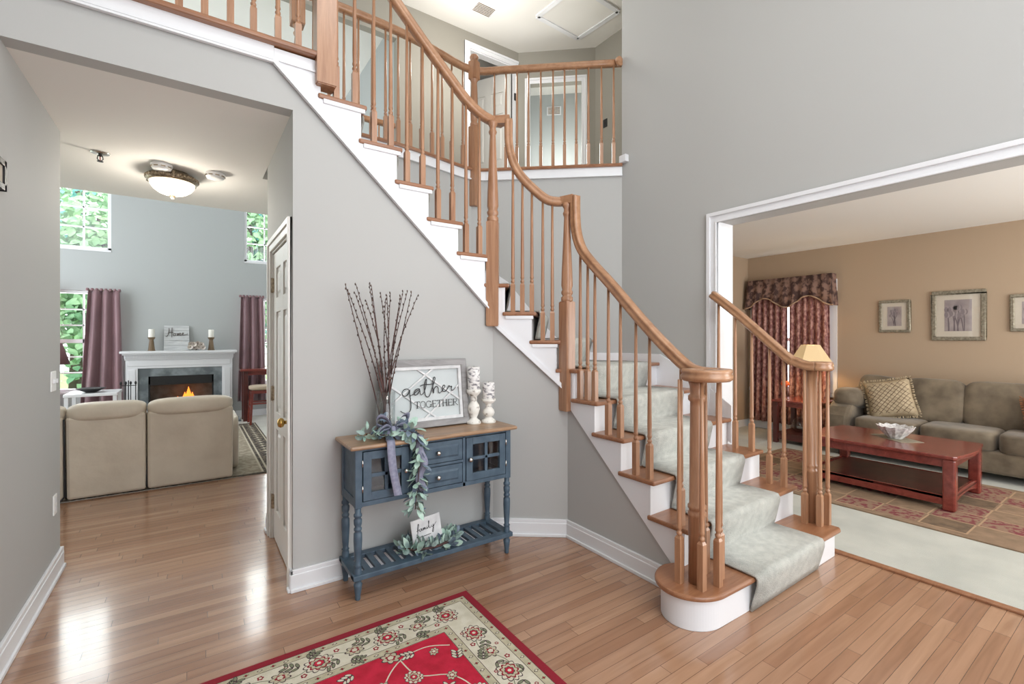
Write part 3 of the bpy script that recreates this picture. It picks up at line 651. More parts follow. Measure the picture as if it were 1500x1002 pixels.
# ------------------------------------------------------------------ balustrades
RP = [(-0.026, -0.030), (0.026, -0.030), (0.030, -0.016), (0.024, -0.008), (0.033, 0.004), (0.031, 0.020), (0.018, 0.030), (-0.018, 0.030), (-0.031, 0.020), (-0.033, 0.004), (-0.024, -0.008), (-0.030, -0.016)]
def baluster(x, y, z0, z1, par, sq=0.20, rot=0.0):
    b = MB(); h = 0.0165; i0 = len(b.v); b.box(-h, h, -h, h, 0, sq)
    vs = [(-h, -h, sq), (h, -h, sq), (h, h, sq), (-h, h, sq)]; t = [(-h * .6, -h * .6, sq + .014), (h * .6, -h * .6, sq + .014), (h * .6, h * .6, sq + .014), (-h * .6, h * .6, sq + .014)]
    b.add(vs + t, [(0, 1, 5, 4), (1, 2, 6, 5), (2, 3, 7, 6), (3, 0, 4, 7), (4, 5, 6, 7)])
    H = z1 - z0
    b.lathe((0, 0, 0), [(0.011, sq + 0.010), (0.011, sq + 0.016), (0.015, sq + 0.022), (0.015, sq + 0.030), (0.0105, sq + 0.036), (0.0105, sq + 0.044), (0.0145, sq + 0.050), (0.0145, sq + 0.058), (0.0125, sq + 0.066), (0.0135, sq + 0.12), (0.0115, sq + (H - sq) * 0.5), (0.0088, H)], 10)
    b.xf(0, Matrix.Translation((x, y, z0)) @ Matrix.Rotation(rot, 4, 'Z'))
    return build('baluster', b, 'oak', par)
def newel(x, y, segs, par, rot=0.0, name='newel_post'):
    b = MB()
    for s in segs:
        if s[0] == 'sq':
            _, h, z0, z1 = s; b.box(-h, h, -h, h, z0 + 0.006, z1 - 0.006)
            b.obox((0, 0, z0 + 0.003), (h * 0.9, 0, 0), (0, h * 0.9, 0), (0, 0, 0.003)); b.obox((0, 0, z1 - 0.003), (h * 0.9, 0, 0), (0, h * 0.9, 0), (0, 0, 0.003))
        else: b.lathe((0, 0, 0), s[1], 20)
    b.xf(0, Matrix.Translation((x, y, 0)) @ Matrix.Rotation(rot, 4, 'Z'))
    return build(name, b, 'oak', par)
def lerp_path(P, f, val):
    for i in range(len(P) - 1):
        a, c = f(P[i]), f(P[i + 1])
        if (a - val) * (c - val) <= 0 and a != c: return P[i].z + (P[i + 1].z - P[i].z) * (val - a) / (c - a)
    return P[0].z if abs(f(P[0]) - val) < abs(f(P[-1]) - val) else P[-1].z
bal = thing('stair_balustrade', 'long oak balustrade winding up the open left side of the stairs', 'balustrade', (2.16, 1.45, 0))
XB, YB = 2.268, 2.915
segA = cat([(XB, 1.40, 1.262), (XB, 1.52, 1.268), (XB, 1.62, 1.318), (XB, 1.858, 1.521), (XB, 2.136, 1.79), (XB, 2.326, 1.965), (XB, 2.43, 2.081), (XB, 2.482, 2.211), (XB, 2.496, 2.35), (XB, 2.496, 2.47)], 6)
B0 = V((2.262, 2.578, 0))
segB = cat([(B0.x, B0.y, 2.452), *[B0 + TD * (t) + V((0, 0, z)) for t, z in ((0.07, 2.448), (0.15, 2.468), (0.25, 2.55), (0.345, 2.655), (0.40, 2.768), (0.425, 2.895), (0.427, 3.06))]], 6)
segC = cat([(1.915, YB, 3.062), (1.821, YB, 3.056), (1.715, YB, 3.083), (1.602, YB, 3.15), (1.494, YB, 3.245), (1.288, YB, 3.435), (1.073, YB, 3.645), (0.86, YB, 3.85), (0.69, YB, 4.01)], 6)
b = MB(); b.sweep(segA, RP, (-1, 0, 0))
b.sweep([V((XB, 2.47, 2.452)), V((2.262, 2.54, 2.452)), V((2.262, 2.60, 2.452))], RP, (-1, 0, 0)) if False else None
sb = TN * -1
b.sweep(segB, RP, [(-TN) for _ in segB]); b.sweep(segC, RP, (0, -1, 0))
b.beam((XB, 2.50, 2.452), (2.235, 2.600, 2.452), 0.062, 0.058); b.beam((1.935, 2.838, 3.06), (1.85, 2.915, 3.06), 0.062, 0.058)
vc = V((2.158, 1.40, 1.258)); vp = []; vs_ = []; sc_ = []
for i in range(40):
    a = -i / 39 * math.radians(500); r = 0.11 - 0.075 * (i / 39) ** 1.3
    vp.append(vc + V((r * math.cos(a), r * math.sin(a), 0.004 * (1 - i / 39)))); vs_.append(V((math.cos(a), math.sin(a), 0)))
b.sweep(vp, [(x, z * 1.0) for x, z in RP], vs_)
b.lathe((vc.x, vc.y, vc.z - 0.030), [(0.085, 0), (0.085, 0.052)], 24)
build('handrail', b, 'oak_rail', bal, 0)
# turned newels at the two corners and under the volute
def turned(z0, z1, r=0.043):
    H = z1 - z0
    return [(r * 0.9, z0), (r, z0 + 0.012), (r, z0 + 0.035), (r * 0.75, z0 + 0.045), (r * 0.95, z0 + 0.06), (r, z0 + 0.075), (r * 0.8, z0 + 0.09), (r * 0.98, z0 + 0.12), (r * 0.92, z0 + H * 0.3), (r * 0.72, z0 + H * 0.55), (r * 0.55, z0 + H * 0.8), (r * 0.5, z1 - 0.10), (r * 0.62, z1 - 0.09), (r * 0.72, z1 - 0.075), (r * 0.55, z1 - 0.06), (r * 0.55, z1 - 0.04), (r * 0.8, z1 - 0.02), (r * 0.8, z1)]
newel(2.246, 2.556, [('sq', 0.042, 0.92, 1.715), ('t', turned(1.71, 2.43))], bal, math.radians(0))
newel(1.815, 2.885, [('sq', 0.044, 1.535, 2.30), ('t', turned(2.295, 3.035))], bal, math.radians(52))
newel(2.15, 1.435, [('t', [(0.042, ZT(1)), (0.042, ZT(1) + 0.34), (0.046, ZT(1) + 0.345), (0.046, ZT(1) + 0.362), (0.040, ZT(1) + 0.368), (0.040, ZT(1) + 0.378), (0.046, ZT(1) + 0.384), (0.046, ZT(1) + 0.398), (0.039, ZT(1) + 0.404), (0.034, 1.10), (0.034, 1.12), (0.044, 1.13), (0.044, 1.15), (0.034, 1.16), (0.036, 1.20), (0.046, 1.232)])], bal)
newel(0.645, 2.89, [('sq', 0.054, 2.925, 4.3)], bal)
for x, y in ((2.072, 1.485), (2.100, 1.375), (2.205, 1.352), (2.282, 1.388), (2.276, 1.468)): baluster(x, y, ZT(1), 1.235, bal, 0.23)
for k in (2, 3, 4, 5):
    for d in ((0.075,) if k == 2 else (0.06, 0.165) if k < 5 else (0.055, 0.125, 0.20)):
        y = PIN[k][1] + d; zt = lerp_path(segA, lambda p: p.y, y) if y < 2.48 else 2.43
        baluster(XB, y, ZT(k), zt - 0.026, bal, 0.20)
for k, ts in ((7, (0.115, 0.185)), (8, (0.265, 0.335, 0.405))):
    for t in ts:
        p = B0 + TD * (t - 0.01); zt = lerp_path(segB, lambda q: (q - B0).dot(TD), t - 0.01); baluster(p.x, p.y, ZT(k), zt - 0.026, bal, 0.20, math.radians(52))
for k in range(10, 15):
    for d in (0.065, 0.175):
        x = PIN[k][0] - d; baluster(x, YB, ZT(k), lerp_path(segC, lambda p: p.x, x) - 0.026, bal, 0.20)
# short balustrade on the right
bal2 = thing('stair_balustrade', 'short oak balustrade on the right of the bottom steps beside the living room', 'balustrade', (3.45, 1.45, 0))
XR2 = 3.45
segD = cat([(XR2, 2.165, 1.80), (XR2, 1.957, 1.635), (XR2, 1.608, 1.325), (XR2, 1.54, 1.285), (XR2, 1.475, 1.262), (XR2, 1.41, 1.258)], 6)
b = MB(); b.sweep(segD, RP, (1, 0, 0))
vc = V((3.508, 1.41, 1.258)); vp = []; vs_ = []
for i in range(30):
    a = math.pi + i / 29 * math.radians(330); r = 0.058 - 0.03 * i / 29
    vp.append(vc + V((r * math.cos(a), r * math.sin(a), 0))); vs_.append(V((-math.cos(a), -math.sin(a), 0)))
b.sweep(vp, RP, vs_); b.lathe((vc.x, vc.y, vc.z - 0.028), [(0.05, 0), (0.05, 0.05)], 20)
build('handrail', b, 'oak_rail', bal2)
newel(3.505, 1.462, [('t', [(0.040, ZT(1)), (0.040, ZT(1) + 0.34), (0.044, ZT(1) + 0.345), (0.044, ZT(1) + 0.362), (0.038, ZT(1) + 0.368), (0.044, ZT(1) + 0.384), (0.044, ZT(1) + 0.398), (0.038, ZT(1) + 0.404), (0.036, 1.232)])], bal2)
for x, y, k in ((3.438, 1.475, 1), (3.470, 1.395, 1), (3.545, 1.378, 1), (XR2, 1.716, 2), (XR2, 1.615, 2), (XR2, 1.973, 3), (XR2, 1.845, 3), (XR2, 2.11, 4)):
    zt = lerp_path(segD, lambda p: p.y, y); baluster(x, y, ZT(k), zt - 0.026, bal2, 0.20)
# landing balustrade over the corridor header
bal3 = thing('landing_balustrade', 'straight oak balustrade along the landing edge above the corridor', 'balustrade', (0, 2.93, 3.108))
b = MB(); b.sweep([V((0.6, 2.93, 4.06)), V((XL, 2.93, 4.06))], RP, (0, -1, 0)); build('handrail', b, 'oak_rail', bal3)
for x in (0.506, 0.40, 0.278, 0.169, 0.053, -0.056, -0.165, -0.275): baluster(x, 2.925, 3.108, 4.032, bal3, 0.16)
# curved gallery balustrade
bal4 = thing('gallery_balustrade', 'oak gallery balustrade bending round the far side of the stairwell', 'balustrade', (2.38, 4.18, ZO))
def offpath(P, o): return [p - n * o for p, n in zip(P, side_list(P))]
rl = offpath(sm, 0.02); rl = [p + V((0, 0, 4.215)) for p in rl]
b = MB(); b.sweep(rl, [(x * 1.05, z * 1.0) for x, z in RP], side_list(sm)); b.lathe((3.515, 3.20, 4.215), [(0.045, 0), (0.045, 0.03)], 12, axis=(0, 1, 0)); build('handrail', b, 'oak_rail', bal4)
newel(2.385, 4.150, [('sq', 0.042, 2.80, 3.62), ('t', [(0.036, 3.615), (0.042, 3.63), (0.042, 3.65), (0.030, 3.665), (0.036, 3.69), (0.040, 3.75), (0.036, 3.95), (0.030, 4.06), (0.032, 4.08), (0.042, 4.095), (0.042, 4.11)]), ('sq', 0.042, 4.10, 4.29), ('t', [(0.026, 4.285), (0.026, 4.30), (0.042, 4.312), (0.046, 4.33), (0.040, 4.348), (0.02, 4.36), (0.004, 4.363)])], bal4, math.radians(20))
for x, y in ((2.574, 4.049), (2.665, 3.97), (2.751, 3.896), (2.841, 3.818), (2.936, 3.735), (3.031, 3.654), (3.119, 3.577), (3.208, 3.5), (3.301, 3.42), (3.398, 3.335), (3.49, 3.256)):
    baluster(x, y + 0.01, ZO, 4.19, bal4, 0.22, math.radians(49))
for x in (2.27, 2.13, 2.01, 1.89, 1.77, 1.65, 1.53, 1.41, 1.29, 1.17, 1.05, 0.93, 0.81):
    y = lerp_path([V((p.x, 0, p.y)) for p in sm], lambda p: p.x, x); baluster(x, y + 0.02, ZO, 4.19, bal4, 0.22)
newel(0.69, 4.02, [('sq', 0.05, 3.05, 3.30), ('t', turned(3.295, 3.95)), ('sq', 0.05, 3.94, 4.33)], bal4)
# railing on the far side of the hall, over the family room
bal5 = thing('gallery_railing', 'distant oak railing between hall and two-storey family room', 'railing', (1.2, 5.47, F2))
b = MB(); b.sweep([V((2.03, 5.48, 4.03)), V((-0.6, 5.48, 4.03))], RP, (0, -1, 0)); build('handrail', b, 'oak_rail', bal5)
for i in range(18): baluster(1.95 - i * 0.11, 5.48, F2 + 0.02, 4.004, bal5, 0.2)

# ------------------------------------------------------------------ upstairs details
t = thing('attic_hatch', 'white framed attic hatch in the upstairs ceiling', 'hatch', (3.97, 4.33, CEIL2))
hx, hy = V((0.72, 0.03, 0)), V((0.06, -0.68, 0)); h0 = V((3.62, 4.685, CEIL2))
b = MB()
for a_, c_ in ((h0, h0 + hx), (h0 + hx, h0 + hx + hy), (h0 + hx + hy, h0 + hy), (h0 + hy, h0)): b.beam(a_ + V((0, 0, -0.01)), c_ + V((0, 0, -0.01)), 0.06, 0.02)
build('hatch_frame', b, 'trim', t)
b = MB(); b.prism([h0, h0 + hx, h0 + hx + hy, h0 + hy], (0, 0, -0.006)); build('hatch_panel', b, 'ceil', t)
t = thing('ceiling_vent', 'white metal air vent in the upstairs ceiling beside the attic hatch', 'vent', (3.0, 4.95, CEIL2))
b = MB(); b.box(2.84, 3.14, 4.86, 5.06, CEIL2 - 0.012, CEIL2); build('vent_frame', b, 'trim', t, 0.003)
b = MB()
for i in range(7): b.box(2.87, 3.11, 4.885 + i * 0.024, 4.893 + i * 0.024, CEIL2 - 0.018, CEIL2 - 0.011)
build('louver', b, 'pewter', t)
t = thing('wall_vent', 'small gray wall vent high in the bright upstairs room', 'vent', P2(0.42, 1.49, 5.05))
b = MB(); b.prism([P2(0.36, 1.2, 5.20), P2(0.60, 1.2, 5.20), P2(0.60, 1.2, 5.34), P2(0.36, 1.2, 5.34)], N2 * -0.012); build('vent_frame', b, 'trim', t)
b = MB()
for i in range(5): b.prism([P2(0.38, 1.188, 5.215 + i * 0.024), P2(0.58, 1.188, 5.215 + i * 0.024), P2(0.58, 1.188, 5.225 + i * 0.024), P2(0.38, 1.188, 5.225 + i * 0.024)], N2 * -0.004)
build('louver', b, 'pewter', t)
b = MB(); b.box(4.675, 4.685, 4.50, 4.57, 4.35, 4.46); b.box(4.668, 4.676, 4.53, 4.54, 4.39, 4.42); tag(recentre(build('light_switch', b, 'black', None, 0.002)), 'dark switch plate on the shadowed upstairs wall end', 'switch')

# ------------------------------------------------------------------ corridor fittings
def switch_plate(y, z, label, outlet=False):
    t = thing('outlet' if outlet else 'light_switch', label, 'outlet' if outlet else 'switch', (XL, y, z))
    b = MB(); b.box(XL, XL + 0.007, y - 0.058 if not outlet else y - 0.038, y + 0.058 if not outlet else y + 0.038, z - 0.06, z + 0.06); build('cover_plate', b, 'white', t, 0.003)
    if outlet:
        for dz in (-0.024, 0.024): b = MB(); b.box(XL + 0.006, XL + 0.010, y - 0.017, y + 0.017, z + dz - 0.015, z + dz + 0.015); build('socket', b, 'trim', t, 0.004)
    else:
        for dy in (-0.024, 0.024): b = MB(); b.box(XL + 0.006, XL + 0.020, y + dy - 0.006, y + dy + 0.006, z - 0.012, z + 0.014); build('toggle', b, 'trim', t, 0.002)
switch_plate(3.85, 1.19, 'white double light switch on the left corridor wall')
switch_plate(3.89, 0.44, 'white wall outlet low on the left corridor wall', True)
t = thing('picture_frame', 'dark picture frame on the left wall at the edge of the photo', 'picture', (XL, 2.7, 2.09))
b = MB()
for y0, y1, z0, z1 in ((2.45, 2.935, 2.09, 2.115), (2.45, 2.935, 2.195, 2.22), (2.45, 2.475, 2.09, 2.22), (2.91, 2.935, 2.09, 2.22)): b.box(XL, XL + 0.02, y0, y1, z0, z1)
build('frame', b, 'black', t); b = MB(); b.box(XL, XL + 0.012, 2.47, 2.915, 2.11, 2.20); build('print', b, 'mat_board', t)

t = thing('ceiling_light', 'flush ceiling light with frosted bowl and rope-edged metal rim', 'lamp', (-0.13, 4.55, C1))
c = (-0.13, 4.55, C1)
b = MB(); b.lathe(c, [(0.11, 0), (0.12, -0.015), (0.15, -0.025), (0.168, -0.04), (0.172, -0.062), (0.160, -0.078), (0.148, -0.082)], 32)
for i in range(40):
    a = 2 * math.pi * i / 40; b.ell((c[0] + 0.168 * math.cos(a), c[1] + 0.168 * math.sin(a), C1 - 0.052), (0.011, 0.011, 0.016), 2, 6)
build('rim', b, 'pewter', t)
for i in range(3):
    a = 2 * math.pi * i / 3 + 0.6; b = MB(); b.lathe((c[0] + 0.172 * math.cos(a), c[1] + 0.172 * math.sin(a), C1 - 0.075), [(0.006, 0), (0.016, 0.006), (0.012, 0.024), (0.016, 0.044), (0.006, 0.05)], 10); build('clip', b, 'pewter', t)
b = MB(); b.lathe(c, [(0.150, -0.080), (0.145, -0.105), (0.125, -0.135), (0.09, -0.160), (0.045, -0.176), (0.006, -0.180)], 32); build('glass_bowl', b, 'lamp_glass', t)
b = MB(); b.lathe(c, [(0.022, -0.176), (0.024, -0.184), (0.014, -0.190), (0.016, -0.198), (0.006, -0.206)], 12); build('finial', b, 'pewter', t)
lp = bpy.data.lights.new('ceiling_light_bulb', 'POINT'); lp.energy = 13; lp.color = (1, 0.92, 0.80); lp.shadow_soft_size = 0.05
lo = bpy.data.objects.new('ceiling_light_bulb', lp); COL.objects.link(lo); lo.location = (c[0], c[1], C1 - 0.24)
def smoke(x, y, label):
    t = thing('smoke_detector', label, 'smoke detector', (x, y, C1))
    b = MB(); b.lathe((x, y, C1), [(0.068, 0), (0.070, -0.012), (0.064, -0.030), (0.056, -0.042), (0.030, -0.046)], 24); build('housing', b, 'white', t)
    b = MB()
    for i in range(9):
        a = 2 * math.pi * i / 9; b.obox((x + 0.0655 * math.cos(a), y + 0.0655 * math.sin(a), C1 - 0.026), (-0.014 * math.sin(a), 0.014 * math.cos(a), 0), (0.003 * math.cos(a), 0.003 * math.sin(a), 0), (0, 0, 0.003))
    build('vent_slots', b, 'pewter', t)
smoke(-0.19, 4.37, 'white round smoke detector just in front of the ceiling light'); smoke(0.15, 4.37, 'white round smoke detector right of the ceiling light near closet door')
t = thing('fire_sprinkler', 'metal fire sprinkler head in the corridor ceiling left of the lamp', 'sprinkler', (-0.535, 4.34, C1))
b = MB(); b.lathe((-0.535, 4.34, C1), [(0.055, 0), (0.052, -0.006), (0.02, -0.010), (0.012, -0.012)], 20); build('escutcheon', b, 'chrome', t)
b = MB(); b.lathe((-0.535, 4.34, C1), [(0.010, -0.008), (0.010, -0.025), (0.006, -0.028)], 10); b.tube([(-0.547, 4.34, C1 - 0.02), (-0.551, 4.34, C1 - 0.045), (-0.537, 4.34, C1 - 0.06)], 0.003, 6); b.tube([(-0.523, 4.34, C1 - 0.02), (-0.519, 4.34, C1 - 0.045), (-0.533, 4.34, C1 - 0.06)], 0.003, 6); b.lathe((-0.535, 4.34, C1), [(0.018, -0.060), (0.018, -0.063)], 12); build('sprinkler_head', b, 'black', t)
b = MB(); b.tube([(-0.535, 4.34, C1 - 0.028), (-0.535, 4.34, C1 - 0.058)], 0.003, 6); build('glass_bulb', b, 'red_dot', t)
# ------------------------------------------------------------------ console table
TX0, TX1, TY0, TY1, TZ = 0.70, 1.80, 2.545, 2.885, 0.86
t = thing('console_table', 'slate blue console table with glass doors, two drawers and slatted shelf', 'console table', (1.25, 2.72, 0))
b = MB(); b.box(TX0, TX1, TY0, TY1, TZ - 0.024, TZ); build('tabletop', b, 'ctop', t, 0.010)
CX0, CX1, CY0, CY1, CZ0, CZ1 = 0.735, 1.765, 2.580, 2.868, 0.51, TZ - 0.024
b = MB()
for x0, x1 in ((CX0, CX0 + 0.038), (CX1 - 0.038, CX1)):
    for y0, y1 in ((CY0, CY0 + 0.038), (CY1 - 0.038, CY1)): b.box(x0, x1, y0, y1, CZ0, CZ1)
b.box(CX0 + 0.036, CX1 - 0.036, CY0 + 0.003, CY0 + 0.022, CZ0 + 0.004, CZ0 + 0.030); b.box(CX0 + 0.036, CX1 - 0.036, CY0 + 0.003, CY0 + 0.022, CZ1 - 0.016, CZ1)
for x in (1.058, 1.412): b.box(x - 0.010, x + 0.010, CY0 + 0.003, CY1 - 0.01, CZ0 + 0.004, CZ1)
b.box(1.066, 1.404, CY0 + 0.003, CY0 + 0.022, 0.668, 0.684)
b.box(CX0 + 0.008, CX0 + 0.018, CY0 + 0.036, CY1 - 0.036, CZ0 + 0.03, CZ1); b.box(CX1 - 0.018, CX1 - 0.008, CY0 + 0.036, CY1 - 0.036, CZ0 + 0.03, CZ1)
for x0, x1 in ((CX0 + 0.002, CX0 + 0.022), (CX1 - 0.022, CX1 - 0.002)): b.box(x0, x1, CY0 + 0.036, CY1 - 0.036, CZ0, CZ0 + 0.05)
b.box(CX0 + 0.01, CX1 - 0.01, CY1 - 0.012, CY1 - 0.004, CZ0, CZ1); b.box(CX0 + 0.02, CX1 - 0.02, CY0 + 0.02, CY1 - 0.01, CZ0 + 0.006, CZ0 + 0.020)
build('case', b, 'blue', t, 0.002)
def cab_door(x0, x1, hinge_left):
    z0, z1, y0, y1 = CZ0 + 0.034, CZ1 - 0.020, CY0 - 0.002, CY0 + 0.017
    b = MB(); s = 0.045; xm, zm = (x0 + x1) / 2, (z0 + z1) / 2
    b.box(x0, x0 + s, y0, y1, z0, z1); b.box(x1 - s, x1, y0, y1, z0, z1); b.box(x0 + s, x1 - s, y0, y1, z0, z0 + s); b.box(x0 + s, x1 - s, y0, y1, z1 - s, z1)
    b.box(xm - 0.010, xm + 0.010, y0 + 0.003, y1, z0 + s, z1 - s); b.box(x0 + s, x1 - s, y0 + 0.003, y1, zm - 0.010, zm + 0.010)
    d = build('door', b, 'blue', t, 0.002)
    b = MB(); b.box(x0 + s - 0.003, x1 - s + 0.003, y0 + 0.010, y0 + 0.013, z0 + s - 0.003, z1 - s + 0.003); build('glass_pane', b, 'glass', d)
    kx = x1 - 0.022 if hinge_left else x0 + 0.022
    b = MB(); b.lathe((kx, y0, zm), [(0.010, 0), (0.006, 0.008), (0.014, 0.014), (0.015, 0.022), (0.008, 0.028), (0.002, 0.029)], 14, axis=(0, -1, 0)); build('knob', b, 'chrome', d)
    for z in (z0 + 0.05, z1 - 0.08):
        hx = x0 if hinge_left else x1
        b = MB(); b.lathe((hx + (-0.004 if hinge_left else 0.004), y0 - 0.001, z), [(0.0045, 0), (0.0045, 0.036)], 8); build('hinge', b, 'chrome', d)
cab_door(0.778, 1.044, True); cab_door(1.426, 1.722, False)
for z0, z1 in ((CZ0 + 0.034, 0.664), (0.688, CZ1 - 0.020)):
    b = MB(); x0, x1 = 1.072, 1.398; b.box(x0, x1, CY0 + 0.001, CY0 + 0.017, z0, z1); i = 0.026
    o = [(x0 + i, CY0 + 0.001, z0 + i), (x1 - i, CY0 + 0.001, z0 + i), (x1 - i, CY0 + 0.001, z1 - i), (x0 + i, CY0 + 0.001, z1 - i)]; k = i + 0.012
    n = [(x0 + k, CY0 - 0.005, z0 + k), (x1 - k, CY0 - 0.005, z0 + k), (x1 - k, CY0 - 0.005, z1 - k), (x0 + k, CY0 - 0.005, z1 - k)]
    b.add(o + n, [(4, 5, 6, 7)] + [(q, (q + 1) % 4, 4 + (q + 1) % 4, 4 + q) for q in range(4)]); d = build('drawer', b, 'blue', t, 0.002)
    b = MB(); b.lathe(((x0 + x1) / 2 - 0.01, CY0 - 0.004, (z0 + z1) / 2), [(0.010, 0), (0.006, 0.008), (0.014, 0.014), (0.015, 0.022), (0.008, 0.028), (0.002, 0.029)], 14, axis=(0, -1, 0)); build('knob', b, 'chrome', d)
LEGP = [(0.010, 0), (0.014, 0.006), (0.013, 0.02), (0.020, 0.075), (0.022, 0.09), (0.014, 0.10), (0.019, 0.108), (0.019, 0.175), (0.015, 0.182), (0.021, 0.190), (0.015, 0.198), (0.018, 0.24), (0.022, 0.33), (0.021, 0.37), (0.014, 0.38), (0.020, 0.388), (0.020, 0.398), (0.014, 0.405), (0.020, 0.42), (0.021, 0.445), (0.014, 0.455), (0.021, 0.463), (0.021, 0.475), (0.015, 0.482), (0.017, 0.512)]
LEGP = [(r * 1.08, z) for r, z in LEGP]
for x in (CX0 + 0.019, CX1 - 0.019):
    for y in (CY0 + 0.019, CY1 - 0.019): b = MB(); b.lathe((x, y, 0), LEGP, 16); build('leg', b, 'blue', t)
b = MB(); SZ = 0.145
b.box(CX0 - 0.012, CX1 + 0.012, CY0 - 0.010, CY0 + 0.045, SZ - 0.028, SZ); b.box(CX0 - 0.012, CX1 + 0.012, CY1 - 0.045, CY1 + 0.006, SZ - 0.028, SZ)
b.box(CX0 - 0.012, CX0 + 0.045, CY0, CY1, SZ - 0.027, SZ - 0.001); b.box(CX1 - 0.045, CX1 + 0.012, CY0, CY1, SZ - 0.027, SZ - 0.001)
build('shelf_frame', b, 'blue', t, 0.003)
for i in range(15):
    x = CX0 + 0.083 + i * 0.0614; b = MB(); b.box(x - 0.017, x + 0.017, CY0 + 0.03, CY1 - 0.03, SZ - 0.020, SZ - 0.002); build('slat', b, 'blue', t)

# ------------------------------------------------------------------ vase of twigs, ribbon and garland
VX, VY = 0.955, 2.725
t = thing('glass_vase', 'clear cylinder vase holding tall budded twigs on the console table', 'vase', (VX, VY, TZ))
b = MB(); b.lathe((VX, VY, TZ), [(0.052, 0), (0.056, 0.004), (0.056, 0.10), (0.058, 0.268), (0.055, 0.268), (0.053, 0.10), (0.052, 0.010), (0.002, 0.008)], 28); build('vase_body', b, 'glass_vase', t)
rnd = random.Random(3)
tops = [(-0.235, 1.725), (-0.205, 1.70), (-0.17, 1.685), (-0.155, 1.74), (-0.11, 1.64), (-0.09, 1.745), (-0.07, 1.735), (-0.02, 1.69), (0.0, 1.675), (0.03, 1.66), (0.055, 1.70), (0.10, 1.68), (0.135, 1.715), (0.16, 1.715), (0.145, 1.70), (0.18, 1.68)]
for dx, zt in tops:
    x0, y0 = VX + rnd.uniform(-0.03, 0.03), VY + rnd.uniform(-0.03, 0.03); y1 = VY + rnd.uniform(-0.06, 0.10)
    zt += 0.03
    P = cat([(x0, y0, TZ + 0.02), (x0 + dx * 0.22, y0, TZ + 0.27), (x0 + dx * 0.6 + rnd.uniform(-.012, .012), (y0 + y1) / 2, TZ + 0.27 + (zt - TZ - 0.27) * 0.5), (VX + dx, y1, zt)], 7)
    b = MB(); b.tube(P, [0.0048 - 0.0030 * i / (len(P) - 1) for i in range(len(P))], 5, 0)
    for i in range(16):
        f = 0.42 + 0.58 * i / 15; j = min(int(f * (len(P) - 1)), len(P) - 2); fr = f * (len(P) - 1) - j; p = P[j].lerp(P[j + 1], fr); a = rnd.uniform(0, 6.28)
        d = V((math.cos(a), math.sin(a), 0)) * 0.0045; b.ell(p + d, (0.0044, 0.0044, 0.0082), 2, 6, 1)
    build('twig', b, ['twig', 'bud'], t)
b = MB()
for i in range(60):
    a, r, z = rnd.uniform(0, 6.28), rnd.uniform(0.01, 0.047), TZ + rnd.uniform(0.02, 0.10); b.ell((VX + r * math.cos(a), VY + r * math.sin(a), z), (0.008, 0.008, 0.008), 2, 6, i % 2)
o = build('berry_filler', b, ['berry', 'twig'], t); o['kind'] = 'stuff'
b = MB()
for i in range(10):
    a = rnd.uniform(0, 6.28); leaf(b, (VX + 0.058 * math.cos(-2) , VY - 0.045, TZ + 0.125), (math.cos(a), -0.4, math.sin(a)), (0, -1, 0), 0.032, 0.022, 0, 0.3)
build('blue_flower', b, 'leaf_c', t)
# bow
t = thing('ribbon_bow', 'lavender gray ribbon bow tied at the vase base with long hanging tails', 'ribbon', (VX, TY0 + 0.06, TZ))
def ribbon(pts, w, sides): 
    P = cat(pts, 6); b = MB(); k = len(P); sd = V(sides)
    b.strip([p + sd * w / 2 for p in P], [p - sd * w / 2 for p in P]); return b
bx, by, bz = 0.965, 2.635, TZ + 0.055
for s in (-1, 1):
    for tilt in (0.025, -0.018):
        b = ribbon([(bx, by, bz), (bx + s * 0.045, by - 0.022, bz + 0.045 + tilt), (bx + s * 0.088, by - 0.012, bz + 0.030 + tilt * 2), (bx + s * 0.085, by + 0.012, bz + 0.004 + tilt), (bx, by + 0.006, bz)], 0.042, (0.25 * s, -0.75, 0.65)); build('loop', b, 'ribbon', t, 0, 0, 0.0015)
b = MB(); b.ell((bx, by - 0.008, bz), (0.017, 0.015, 0.022), 2.4, 12); build('knot', b, 'ribbon', t)
b = ribbon([(bx - 0.005, by, bz - 0.005), (bx - 0.035, by - 0.045, TZ + 0.012), (bx - 0.045, TY0 - 0.010, TZ + 0.004), (bx - 0.045, TY0 - 0.018, TZ - 0.06), (bx - 0.035, TY0 - 0.022, TZ - 0.16), (bx - 0.012, TY0 - 0.018, TZ - 0.27), (bx - 0.006, TY0 - 0.020, TZ - 0.30)], 0.048, (1, 0.12, -0.05)); build('tail', b, 'ribbon', t, 0, 0, 0.0015)
b = ribbon([(bx + 0.01, by, bz - 0.005), (bx + 0.07, by - 0.04, TZ + 0.03), (bx + 0.125, TY0 - 0.008, TZ + 0.010), (bx + 0.118, TY0 - 0.030, TZ - 0.06), (bx + 0.145, TY0 - 0.035, TZ - 0.14), (bx + 0.115, TY0 - 0.03, TZ - 0.22), (bx + 0.15, TY0 - 0.03, TZ - 0.30)], 0.046, (0.9, -0.3, 0.25)); build('tail', b, 'ribbon', t, 0, 0, 0.0015)
